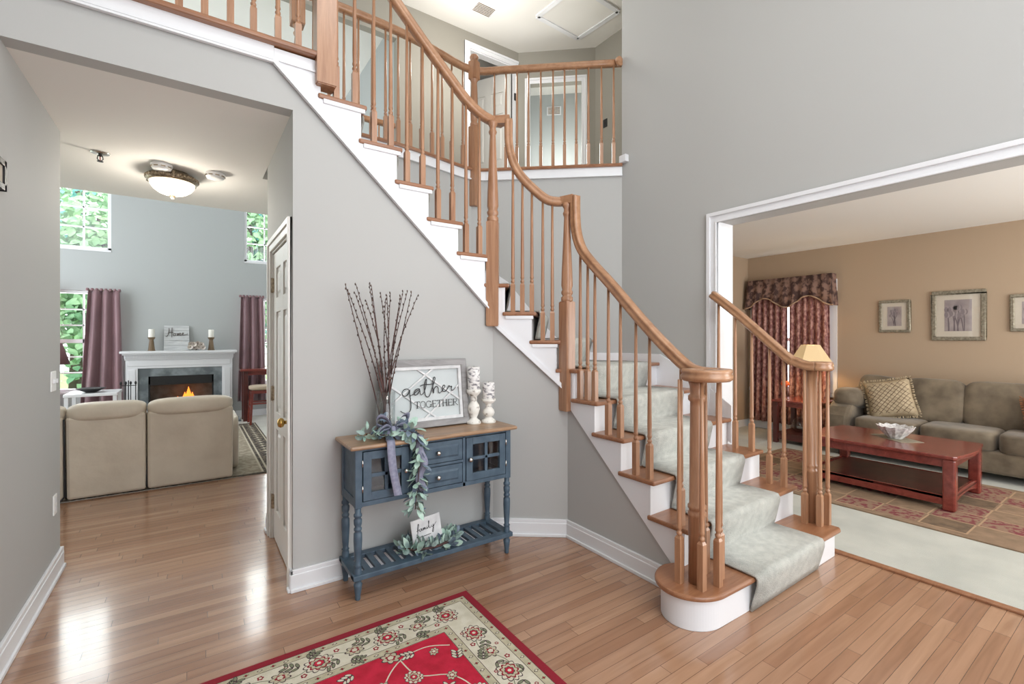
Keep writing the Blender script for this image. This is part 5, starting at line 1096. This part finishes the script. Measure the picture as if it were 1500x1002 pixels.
# curtains
def curtain(name, pts_top, x0b, x1b, z0, z1, y, amp, folds, mtl, label, axis='x', seed=1, group=None):
    r = random.Random(seed); b = MB(); x0t, x1t = pts_top; n = folds * 10; rows = 14; G_ = []
    ph = [r.uniform(0.75, 1.25) for _ in range(folds + 1)]
    for j in range(rows + 1):
        f = j / rows; row = []
        for i in range(n + 1):
            u_ = i / n; k = u_ * folds; a = amp * (0.55 + 0.6 * (1 - f)) * (ph[int(min(k, folds - 0.01))])
            xx = (x0b + (x1b - x0b) * u_) * (1 - f) + (x0t + (x1t - x0t) * u_) * f + 0.2 * amp * math.sin(2 * math.pi * k * 1.0 + 1)
            yy = y + a * math.sin(2 * math.pi * k + 0.4 * math.sin(3 * f + seed)); zz = z0 + (z1 - z0) * f
            row.append(V((xx, yy, zz)) if axis == 'x' else V((yy, xx, zz)))
        G_.append(row)
    for j in range(rows): b.strip(G_[j], G_[j + 1])
    return build(name, b, mtl, None, 0, 0, 0.004)
RODS = []
def fam_curtain(x0, x1, xb0, xb1, label, seed):
    t = thing('curtain', label, 'curtain', ((x0 + x1) / 2, 9.72, 0.3))
    o = curtain('panel', (x0, x1), xb0, xb1, 0.30, 2.20, 9.70, 0.05, 3, 'curtain_f', '', 'x', seed); o.parent = t; o.location = -t.location
    b = MB()
    for i in range(8): xx = x0 + (x1 - x0) * i / 7; b.lathe((xx, 9.70, 2.185), [(0.018, 0), (0.024, 0.02), (0.018, 0.045)], 8)
    build('heading_tabs', b, 'curtain_f', t)
    b = MB(); b.tube([(x0 - 0.01, 9.70, 2.20), (x1 + 0.01, 9.70, 2.20)], 0.009, 8); b.tube([(x0, 9.70, 2.20), (x0, 9.852, 2.20)], 0.007, 6); b.tube([(x1, 9.70, 2.20), (x1, 9.852, 2.20)], 0.007, 6); build('rod', b, 'pewter', t)
    return t
fam_curtain(-1.345, -0.965, -1.445, -0.915, 'mauve satin curtain left of the fireplace mantel', 2)
fam_curtain(0.715, 1.08, 0.665, 1.12, 'mauve satin curtain right of the fireplace mantel', 3)
fam_curtain(-2.15, -1.70, -2.20, -1.655, 'mauve satin curtain at the far left edge of the lower left window', 4)
t = thing('table_lamp', 'mauve shaded lamp by the far left family room window', 'lamp', (-1.55, 8.5, 0))
b = MB(); b.lathe((-1.55, 8.5, 1.10), [(0.20, 0), (0.12, 0.28)], 20); build('lamp_shade', b, 'shade_mauve', t, 0, 0, 0.004)
b = MB(); b.lathe((-1.55, 8.5, 0.004), [(0.14, 0), (0.13, 0.02), (0.02, 0.04), (0.02, 0.5), (0.05, 0.7), (0.02, 0.9), (0.01, 1.30)], 16); build('stand', b, 'bronze_wood', t)
t = thing('end_table', 'white end table behind the beige sofa under the window', 'table', (-1.15, 8.6, 0.004))
b = MB(); b.box(-1.40, -0.85, 8.35, 8.90, 0.66, 0.70); build('tabletop', b, 'trim', t, 0.006)
for x in (-1.37, -0.88):
    for y in (8.38, 8.87): b = MB(); b.box(x - 0.02, x + 0.02, y - 0.02, y + 0.02, 0.004, 0.662); build('leg', b, 'trim', t)
b = MB(); b.lathe((-1.15, 8.55, 0.70), [(0.05, 0), (0.06, 0.006), (0.14, 0.045), (0.16, 0.06), (0.15, 0.06), (0.05, 0.014), (0.003, 0.012)], 24); tag(recentre(build('bowl', b, 'black')), 'black shallow bowl on the white end table by the window', 'bowl')
# bar table and stools
t = thing('bar_table', 'tall dark cherry bar table by the right family room curtain', 'table', (1.15, 9.4, 0.004))
b = MB(); b.box(0.68, 1.62, 9.18, 9.60, 0.87, 0.91); build('tabletop', b, 'cherry', t, 0.006)
b = MB(); b.box(0.76, 1.55, 9.25, 9.54, 0.80, 0.872); build('apron', b, 'cherry', t)
for x in (0.76, 1.55):
    for y in (9.26, 9.53): b = MB(); b.box(x - 0.035, x + 0.035, y - 0.035, y + 0.035, 0.004, 0.872); build('leg', b, 'cherry_dark', t)
def stool(x, y, label):
    t = thing('bar_stool', label, 'stool', (x, y, 0.004))
    b = MB(); cushion(b, x - 0.19, x + 0.19, y - 0.19, y + 0.19, 0.57, 0.65, 4, 20); build('seat', b, 'stool_seat', t)
    for sx in (-1, 1):
        for sy in (-1, 1): b = MB(); b.beam((x + sx * 0.18, y + sy * 0.18, 0.004), (x + sx * 0.15, y + sy * 0.15, 0.575), 0.035, 0.035, 0, (0, 1, 0)); build('leg', b, 'cherry', t)
    for sx in (-1, 1): b = MB(); b.box(x + sx * 0.165 - 0.012, x + sx * 0.165 + 0.012, y - 0.16, y + 0.16, 0.28, 0.31); b.box(x + sx * 0.155 - 0.012, x + sx * 0.155 + 0.012, y - 0.15, y + 0.15, 0.52, 0.57); build('stretcher', b, 'cherry', t)
    for sy in (-1, 1): b = MB(); b.box(x - 0.16, x + 0.16, y + sy * 0.165 - 0.012, y + sy * 0.165 + 0.012, 0.34, 0.37); b.box(x - 0.15, x + 0.15, y + sy * 0.155 - 0.012, y + sy * 0.155 + 0.012, 0.52, 0.57); build('stretcher', b, 'cherry', t)
stool(0.97, 8.94, 'cherry bar stool with tan seat in front of the tall table')

# ------------------------------------------------------------------ living room
t = thing('living_rug', 'brown block-patterned rug with rose squares under the coffee table', 'rug', (5.5, 1.2, 0.008))
gx0, gx1, gy0, gy1 = 4.58, 6.38, -0.6, 2.98; b = MB(); b.box(gx0, gx1, gy0, gy1, 0.008, 0.017, 0)
rr = random.Random(2); nx, ny = 6, 12; ix, iy = 0.075, 0.075
for i in range(nx):
    for j in range(ny):
        x0 = gx0 + ix + (gx1 - gx0 - 2 * ix) * i / nx; x1 = gx0 + ix + (gx1 - gx0 - 2 * ix) * (i + 1) / nx; y0 = gy0 + iy + (gy1 - gy0 - 2 * iy) * j / ny; y1 = gy0 + iy + (gy1 - gy0 - 2 * iy) * (j + 1) / ny
        mi = [2, 1, 3, 2, 3, 2][(i * 2 + j * 5 + (i * j) % 3) % 6]; g = 0.012
        b.add([(x0, y0, 0.0176), (x1, y0, 0.0176), (x1, y1, 0.0176), (x0, y1, 0.0176)], [(0, 1, 2, 3)], 4 if (i + j) % 2 else 0)
        b.add([(x0 + g, y0 + g, 0.0182), (x1 - g, y0 + g, 0.0182), (x1 - g, y1 - g, 0.0182), (x0 + g, y1 - g, 0.0182)], [(0, 1, 2, 3)], mi)
build('pile', b, ['lr_rug', 'lr_rug_d', 'lr_rug_r', 'lr_rug', 'lr_rug_t'], t)

t = thing('coffee_table', 'cherry wood coffee table with lower shelf and curved ends on the rug', 'coffee table', (5.6, 1.6, 0.018))
kx0, kx1, ky0, ky1 = 5.12, 6.02, 1.06, 2.20; zt = 0.475
def curved_top(o, z0, z1, mbx):
    P = []
    P += [(kx0 - o, ky0 + 0.02)] + [(kx0 - o + 0.03, ky0 - o)] + [(kx0 + (kx1 - kx0) * s, ky0 - o + 0.012 - 0.05 * math.sin(math.pi * s)) for s in [i / 10 for i in range(1, 10)]] + [(kx1 + o - 0.03, ky0 - o), (kx1 + o, ky0 + 0.02)]
    P += [(kx1 + o, ky1 - 0.02), (kx1 + o - 0.03, ky1 + o)] + [(kx1 - (kx1 - kx0) * s, ky1 + o - 0.012 + 0.05 * math.sin(math.pi * s)) for s in [i / 10 for i in range(1, 10)]] + [(kx0 - o + 0.03, ky1 + o), (kx0 - o, ky1 - 0.02)]
    mbx.prism([(x, y, z0) for x, y in P], (0, 0, z1 - z0))
b = MB(); curved_top(0.0, zt - 0.03, zt, b); build('tabletop', b, 'cherry', t, 0.007)
b = MB(); b.box(kx0 + 0.03, kx1 - 0.03, ky0 + 0.03, ky0 + 0.05, zt - 0.10, zt - 0.03); b.box(kx0 + 0.03, kx1 - 0.03, ky1 - 0.05, ky1 - 0.03, zt - 0.10, zt - 0.03); b.box(kx0 + 0.03, kx0 + 0.05, ky0 + 0.03, ky1 - 0.03, zt - 0.10, zt - 0.03); b.box(kx1 - 0.05, kx1 - 0.03, ky0 + 0.03, ky1 - 0.03, zt - 0.10, zt - 0.03); build('apron', b, 'cherry', t)
b = MB(); b.box(kx0 + 0.03, kx1 - 0.03, ky0 + 0.03, ky1 - 0.03, 0.115, 0.135); build('shelf', b, 'cherry_dark', t)
b = MB()
for y in (ky0 + 0.03, ky1 - 0.03):
    P = [(kx0 + 0.03 + (kx1 - kx0 - 0.06) * i / 12, y, 0.055 + 0.05 * math.sin(math.pi * i / 12)) for i in range(13)]; Q = [(p[0], y, 0.14 + 0.02 * math.sin(math.pi * i / 12)) for i, p in enumerate(P)]
    b.prism(P + Q[::-1], (0, 0.02 if y < 1.5 else -0.02, 0))
b.box(kx0 + 0.03, kx0 + 0.05, ky0 + 0.03, ky1 - 0.03, 0.06, 0.14); b.box(kx1 - 0.05, kx1 - 0.03, ky0 + 0.03, ky1 - 0.03, 0.06, 0.14); build('shelf_rail', b, 'cherry', t)
for x in (kx0 + 0.05, kx1 - 0.05):
    for y in (ky0 + 0.05, ky1 - 0.05): b = MB(); b.box(x - 0.042, x + 0.042, y - 0.042, y + 0.042, 0.018, zt - 0.03); build('leg', b, 'cherry', t, 0.014)
b = MB(); b.prism([(5.42, 1.50, zt), (5.60, 1.38, zt), (5.83, 1.70, zt), (5.65, 1.82, zt)], (0, 0, 0.003)); tag(recentre(build('placemat', b, 'placemat')), 'sage placemat lying askew on the coffee table', 'placemat')
b = MB(); bc = (5.62, 1.60, zt + 0.003); n = 24; prof = [(0.055, 0.0), (0.06, 0.006), (0.09, 0.04), (0.125, 0.085), (0.145, 0.11), (0.138, 0.112), (0.115, 0.085), (0.082, 0.045), (0.05, 0.016), (0.003, 0.014)]
vs = []
for j, (r, z) in enumerate(prof):
    for i in range(n): a = 2 * math.pi * i / n; q = r * (1 + (0.05 if i % 2 else -0.05) * (1 if 1 < j < 8 else 0)); vs.append((bc[0] + q * math.cos(a), bc[1] + q * math.sin(a), bc[2] + z + (0.012 if i % 2 and 3 < j < 6 else 0)))
b.add(vs, [(j * n + i, j * n + (i + 1) % n, (j + 1) * n + (i + 1) % n, (j + 1) * n + i) for j in range(len(prof) - 1) for i in range(n)], 0); b.add(vs[:n], [list(range(n))], 0)
tag(recentre(build('crystal_bowl', b, 'crystal')), 'cut crystal bowl in the middle of the coffee table', 'bowl')

# sofa
t = thing('sofa', 'olive velvet three-seat sofa against the tan wall under the pictures', 'sofa', (7.05, 1.35, 0.008))
fxs, bxs = 6.55, 7.50
sy = [2.29, 1.68, 1.07, 0.46]
b = MB(); b.box(fxs + 0.03, bxs - 0.05, 0.46 - 0.02, 2.30, 0.09, 0.32); build('base', b, 'sofa_green', t, 0.03)
for x in (fxs + 0.09, bxs - 0.10):
    for y in (0.30, 2.42): b = MB(); b.box(x - 0.03, x + 0.03, y - 0.03, y + 0.03, 0.008, 0.10); build('foot', b, 'black', t)
b = MB(); b.box(bxs - 0.22, bxs - 0.01, 0.20, 2.55, 0.20, 0.80); build('backrest', b, 'sofa_green', t, 0.06)
for i in range(3):
    b = MB(); cushion(b, fxs - 0.01, bxs - 0.25, sy[i + 1] + 0.004, sy[i] - 0.004, 0.30, 0.505, 7, 32); build('seat_cushion', b, 'sofa_green', t)
for y0, y1, tilt in ((1.94, 2.42, 0.10), (1.40, 1.95, 0.0), (0.83, 1.41, 0.0), (0.34, 0.84, 0.0)):
    R_ = Matrix.Rotation(math.radians(14), 3, 'Y') @ Matrix.Rotation(tilt, 3, 'X'); b = MB(); b.ell((7.17, (y0 + y1) / 2, 0.70), (0.13, (y1 - y0) / 2 + 0.01, 0.265), 5.0, 32, 0, R_); build('back_cushion', b, 'sofa_green', t)
for y0, y1, s in ((2.29, 2.58, 1), (0.18, 0.46, -1)):
    b = MB(); P = []
    for x, z in ((fxs - 0.01, 0.09), (fxs - 0.03, 0.36), (fxs + 0.0, 0.50), (fxs + 0.08, 0.60), (fxs + 0.25, 0.68), (fxs + 0.5, 0.73), (bxs - 0.1, 0.78), (bxs - 0.02, 0.78), (bxs - 0.02, 0.09)): P.append((x, y0 + 0.03, z))
    b.prism(P, (0, y1 - y0 - 0.03, 0)); build('armrest', b, 'sofa_green', t, 0.05)
    b = MB(); R_ = Matrix.Rotation(math.radians(8), 3, 'Y'); b.ell((6.98, (y0 + y1) / 2 - 0.02 * s, 0.68), (0.34, 0.16, 0.13), 3.0, 26, 0, R_); build('arm_pad', b, 'sofa_green', t)
def throw_pillow(c, rz, tilt, s, mats, label, diamonds):
    b = MB(); Rm = Matrix.Rotation(rz, 3, 'Z') @ Matrix.Rotation(tilt, 3, 'Y') @ Matrix.Rotation(math.radians(-12), 3, 'X'); N_ = 18; c = V(c)
    def surf(u_, v_, sg): 
        e = (1 - u_ ** 4) * (1 - v_ ** 4); k = 1 - 0.06 * (1 - abs(u_) * abs(v_)) ; return c + Rm @ V((sg * 0.10 * e ** 0.6, u_ * s * k, v_ * s * k))
    for sg in (-1, 1):
        g = [[surf(-1 + 2 * i / N_, -1 + 2 * j / N_, sg) for i in range(N_ + 1)] for j in range(N_ + 1)]
        for j in range(N_): b.strip(g[j], g[j + 1], 0)
    t = thing('throw_pillow', label, 'pillow', c)
    build('cover', b, mats[0], t)
    b = MB()
    if diamonds:
        for k in range(-7, 8):
            for sl in (1, -1):
                P = []
                for i in range(13):
                    u_ = -0.9 + 1.8 * i / 12; v_ = sl * u_ + k * 0.25
                    if abs(v_) < 0.9: P.append(surf(u_, v_, -1) + Rm @ V((-0.002, 0, 0)))
                if len(P) > 1: b.tube(P, 0.0022, 4)
        build('diamond_stitching', b, 'pillow_line', t)
    b = MB(); r_ = random.Random(1)
    for i in range(120):
        f = i / 120 * 4; sd_, q = int(f), (f % 1) * 2 - 1; u_, v_ = ((q, -1), (1, q), (-q, 1), (-1, -q))[sd_]; p = surf(u_, v_, 1); d = Rm @ V((r_.uniform(-.3, .3), u_ if abs(u_) == 1 else r_.uniform(-.4, .4), v_ if abs(v_) == 1 else r_.uniform(-.4, .4)))
        b.tube([p, p + d.normalized() * 0.028], [0.004, 0.006], 5)
    build('fringe', b, mats[0], t)
throw_pillow((6.90, 2.02, 0.72), math.radians(14), math.radians(16), 0.225, ['pillow'], 'tan diamond-stitched fringed pillow leaning in the left sofa corner', True)
throw_pillow((6.86, 0.72, 0.69), math.radians(-12), math.radians(16), 0.20, ['pillow_or'], 'rust patterned pillow at the right end of the sofa', False)
# side table, lamp, candle glass
t = thing('side_table', 'dark cherry side table between the window drapes and sofa', 'side table', (6.95, 2.98, 0.008))
ax0, ax1, ay0, ay1, az = 6.62, 7.22, 2.69, 3.27, 0.60
b = MB(); b.box(ax0, ax1, ay0, ay1, az - 0.03, az); build('tabletop', b, 'cherry', t, 0.008)
b = MB(); b.box(ax0 + 0.04, ax1 - 0.04, ay0 + 0.04, ay1 - 0.04, az - 0.09, az - 0.03); build('apron', b, 'cherry', t)
b = MB(); b.box(ax0 + 0.03, ax1 - 0.03, ay0 + 0.03, ay1 - 0.03, 0.12, 0.145); b.box(ax0 + 0.03, ax0 + 0.05, ay0 + 0.03, ay1 - 0.03, 0.06, 0.13); build('shelf', b, 'cherry_dark', t)
for x in (ax0 + 0.045, ax1 - 0.045):
    for y in (ay0 + 0.045, ay1 - 0.045): b = MB(); b.box(x - 0.03, x + 0.03, y - 0.03, y + 0.03, 0.008, az - 0.03); build('leg', b, 'cherry_dark', t, 0.006)
t = thing('table_lamp', 'lit table lamp with parchment cone shade in front of the drapes', 'lamp', (7.0, 2.93, az))
b = MB(); b.lathe((7.0, 2.93, az), [(0.07, 0), (0.075, 0.012), (0.03, 0.03), (0.05, 0.12), (0.075, 0.20), (0.05, 0.29), (0.018, 0.34), (0.012, 0.48)], 18); build('base', b, 'pewter', t)
b = MB(); b.lathe((7.0, 2.93, az), [(0.27, 0.47), (0.268, 0.49), (0.115, 0.745), (0.112, 0.755)], 6, 0, False); b.f = b.f[:-2]; b.m = b.m[:-2]; b.s = b.s[:-2]; build('lamp_shade', b, 'shade', t, 0, 0, 0.003)
lp = bpy.data.lights.new('table_lamp_bulb', 'POINT'); lp.energy = 9; lp.color = (1, 0.74, 0.42); lp.shadow_soft_size = 0.04; lo = bpy.data.objects.new('table_lamp_bulb', lp); COL.objects.link(lo); lo.location = (7.0, 2.93, az + 0.60)
t = thing('candle_glass', 'orange goblet candle holder on the side table beside the lamp', 'candle holder', (6.72, 3.13, az))
b = MB(); b.lathe((6.72, 3.13, az), [(0.045, 0), (0.04, 0.008), (0.008, 0.02), (0.007, 0.17), (0.014, 0.185)], 16); build('stem', b, 'cherry_dark', t)
b = MB(); b.lathe((6.72, 3.13, az), [(0.014, 0.182), (0.05, 0.20), (0.058, 0.225), (0.045, 0.235), (0.045, 0.255), (0.01, 0.26)], 16); build('cup', b, 'orange', t)
b = MB(); b.lathe((6.95, 3.05, 0.145), [(0.06, 0), (0.10, 0.06), (0.075, 0.16), (0.03, 0.20), (0.04, 0.23)], 18); tag(recentre(build('vase', b, 'glass_vase')), 'clear glass jar on the lower shelf of the side table', 'jar')
# drapes and valance
def drape(y0, y1, yb0, yb1, label, seed):
    t = thing('drape', label, 'curtain', (7.45, (y0 + y1) / 2, 0.12))
    o = curtain('panel', (y0, y1), yb0, yb1, 0.14, 2.16, 7.45, 0.045, 6, 'drape', '', 'y', seed); o.parent = t; o.location = -t.location
drape(3.44, 3.98, 3.42, 4.0, 'rose paisley drape panel on the left side of the living room window', 5); drape(2.87, 3.40, 2.86, 3.42, 'rose paisley drape panel on the right half of the living room window behind the lamp', 6)
t = thing('valance', 'dark damask scalloped valance with tan braid above the drapes', 'valance', (7.42, 3.43, 1.9))
ya, yb_ = 2.83, 4.03; n = 48; top = []; bot = []; mid = []
for i in range(n + 1):
    f = i / n; y = ya + (yb_ - ya) * f; fo_ = 0.012 * math.sin(f * 2 * math.pi * 9); dip = 1.985 - 0.075 * math.cos((f - 0.5) * 2 * math.pi * 2) * 1.0
    top.append(V((7.405 + fo_ * 0.4, y, 2.365))); mid.append(V((7.385 + fo_, y + 0.0, 2.16))); bot.append(V((7.37 + fo_ * 1.4, y + (0.06 * (f - 0.5)), dip)))
b = MB(); b.strip(top, mid); b.strip(mid, bot)
for i0 in (0, -1): b.add([top[i0], V((7.55, top[i0].y, 2.365)), V((7.55, bot[i0].y, bot[i0].z)), bot[i0]], [(0, 1, 2, 3)], 0)
build('fabric', b, 'valance', t, 0, 0, 0.004)
b = MB(); b.tube([p + V((-0.006, 0, 0.004)) for p in bot], 0.011, 6); build('braid', b, 'cord', t)
# pictures
def picture(y0, y1, z0, z1, label, big, seed):
    t = thing('framed_picture', label, 'picture', (XLR, (y0 + y1) / 2, z0)); w = 0.045 if big else 0.035; d = 0.028
    b = MB(); b.box(XLR - d, XLR, y0, y1, z0, z0 + w); b.box(XLR - d, XLR, y0, y1, z1 - w, z1); b.box(XLR - d, XLR, y0, y0 + w, z0 + w, z1 - w); b.box(XLR - d, XLR, y1 - w, y1, z0 + w, z1 - w); build('frame', b, 'frame_silver', t, 0.008)
    b = MB(); b.box(XLR - 0.012, XLR, y0 + w - 0.002, y1 - w + 0.002, z0 + w - 0.002, z1 - w + 0.002); build('mat', b, 'mat_board', t)
    m_ = 0.075 if big else 0.055; a0, a1, c0_, c1_ = y0 + w + m_, y1 - w - m_, z0 + w + m_ * 0.9, z1 - w - m_ * 0.9
    b = MB(); b.box(XLR - 0.0135, XLR - 0.011, a0, a1, c0_, c1_, 0); r = random.Random(seed); x = XLR - 0.0145; W_, H_ = a1 - a0, c1_ - c0_
    for i in range(9 if big else 6):
        yb2 = a0 + W_ * r.uniform(0.25, 0.85) if big else a0 + W_ * r.uniform(0.4, 0.6); yt = min(max(yb2 + W_ * r.uniform(-0.3, 0.35), a0 + .03), a1 - .03); zt2 = c0_ + H_ * r.uniform(0.5, 0.85)
        stroke(b, [(0, 0), ((yb2 - yt) * 0.3, (zt2 - c0_) * 0.5), (yb2 - yt, zt2 - c0_ - 0.004)], 0.010 if big else 0.006, (V((x + 0.0006, yb2, c0_ + 0.003)), V((0, -1, 0)), V((0, 0, 1))), 1, 0.0006, 5)
        pr = 0.034 if big else 0.02
        for k in range(3): b.add([(x - 0.0004 * k, yt + pr * 0.55 * math.cos(q * 0.7) + (k - 1) * pr * 0.4, zt2 + pr * math.sin(q * 0.7)) for q in range(9)], [list(range(9))], 2 if k != 1 else 0)
    build('print', b, ['art', 'art_d', 'art_m'], t)
    b = MB(); b.box(XLR - 0.020, XLR - 0.018, y0 + w, y1 - w, z0 + w, z1 - w); build('glazing', b, 'glass', t)
picture(1.993, 2.322, 1.52, 1.942, 'small square framed botanical print nearest the window', False, 1)
picture(1.307, 1.788, 1.418, 2.02, 'large framed tulip print in the middle of the tan wall', True, 2)
picture(0.79, 1.117, 1.52, 1.935, 'small framed print cut off at the right edge of the photo', False, 3)

# ------------------------------------------------------------------ the bright room upstairs and the garden outside
t = thing('dresser', 'brown wooden dresser low in the bright upstairs room', 'dresser', P2(0.5, 1.25, F2))
b = MB(); b.prism([P2(0.15, 0.78, F2), P2(0.95, 0.78, F2), P2(0.95, 1.18, F2), P2(0.15, 1.18, F2)], (0, 0, 0.85)); build('case', b, 'dresser', t, 0.01)
for z in (0.06, 0.30, 0.53): b = MB(); b.prism([P2(0.18, 0.778, F2 + z), P2(0.92, 0.778, F2 + z), P2(0.92, 0.778, F2 + z + 0.19), P2(0.18, 0.778, F2 + z + 0.19)], N2 * -0.012); build('drawer', b, 'dresser', t, 0.004)
b = MB(); b.box(-16, 16, 10.0, 34, -0.4, -0.35); struct('ground', b, 'lawn')
def tree(x, y, h, r, m, label, seed):
    rn = random.Random(seed); t = thing('garden_tree', label, 'tree', (x, y, -0.35), 'trees outside the family room windows')
    b = MB(); b.tube([(x, y, -0.36), (x + 0.1, y, h * 0.4), (x, y + 0.1, h * 0.8)], [0.16, 0.12, 0.05], 8); build('trunk', b, 'bark', t)
    b = MB()
    for i in range(2800):
        a = rn.uniform(0, 6.28); zz = rn.uniform(-1, 1); q = math.sqrt(1 - zz * zz); k = rn.uniform(0.45, 1.0) * (0.8 + 0.3 * math.sin(3 * a + seed) * math.sin(4 * zz))
        p = V((x + r * k * q * math.cos(a), y + r * k * q * math.sin(a), h * 0.52 + h * 0.5 * k * zz)); leaf(b, p, (rn.uniform(-1, 1), rn.uniform(-1, 1), rn.uniform(-1, 0.6)), (rn.uniform(-1, 1), -1, 1), rn.uniform(0.12, 0.24), 0.13, 0, 0.2)
    build('crown', b, m, t)
for i, (x, y, h, r, m) in enumerate([(-3.6, 14.5, 7.5, 1.7, 'tree_leaf2'), (-1.7, 13.6, 5.2, 1.3, 'tree_leaf'), (-2.6, 17.0, 9.0, 2.0, 'tree_leaf'), (-0.6, 18.5, 9.5, 2.1, 'tree_leaf2'), (1.2, 14.2, 6.8, 1.5, 'tree_leaf'), (2.6, 15.0, 7.0, 1.6, 'tree_leaf2'), (3.2, 19.0, 9.0, 2.0, 'tree_leaf'), (1.6, 17.5, 8.5, 1.8, 'tree_leaf2')]):
    tree(x, y, h, r, m, 'leafy green tree growing outside the tall family room windows', i + 1)
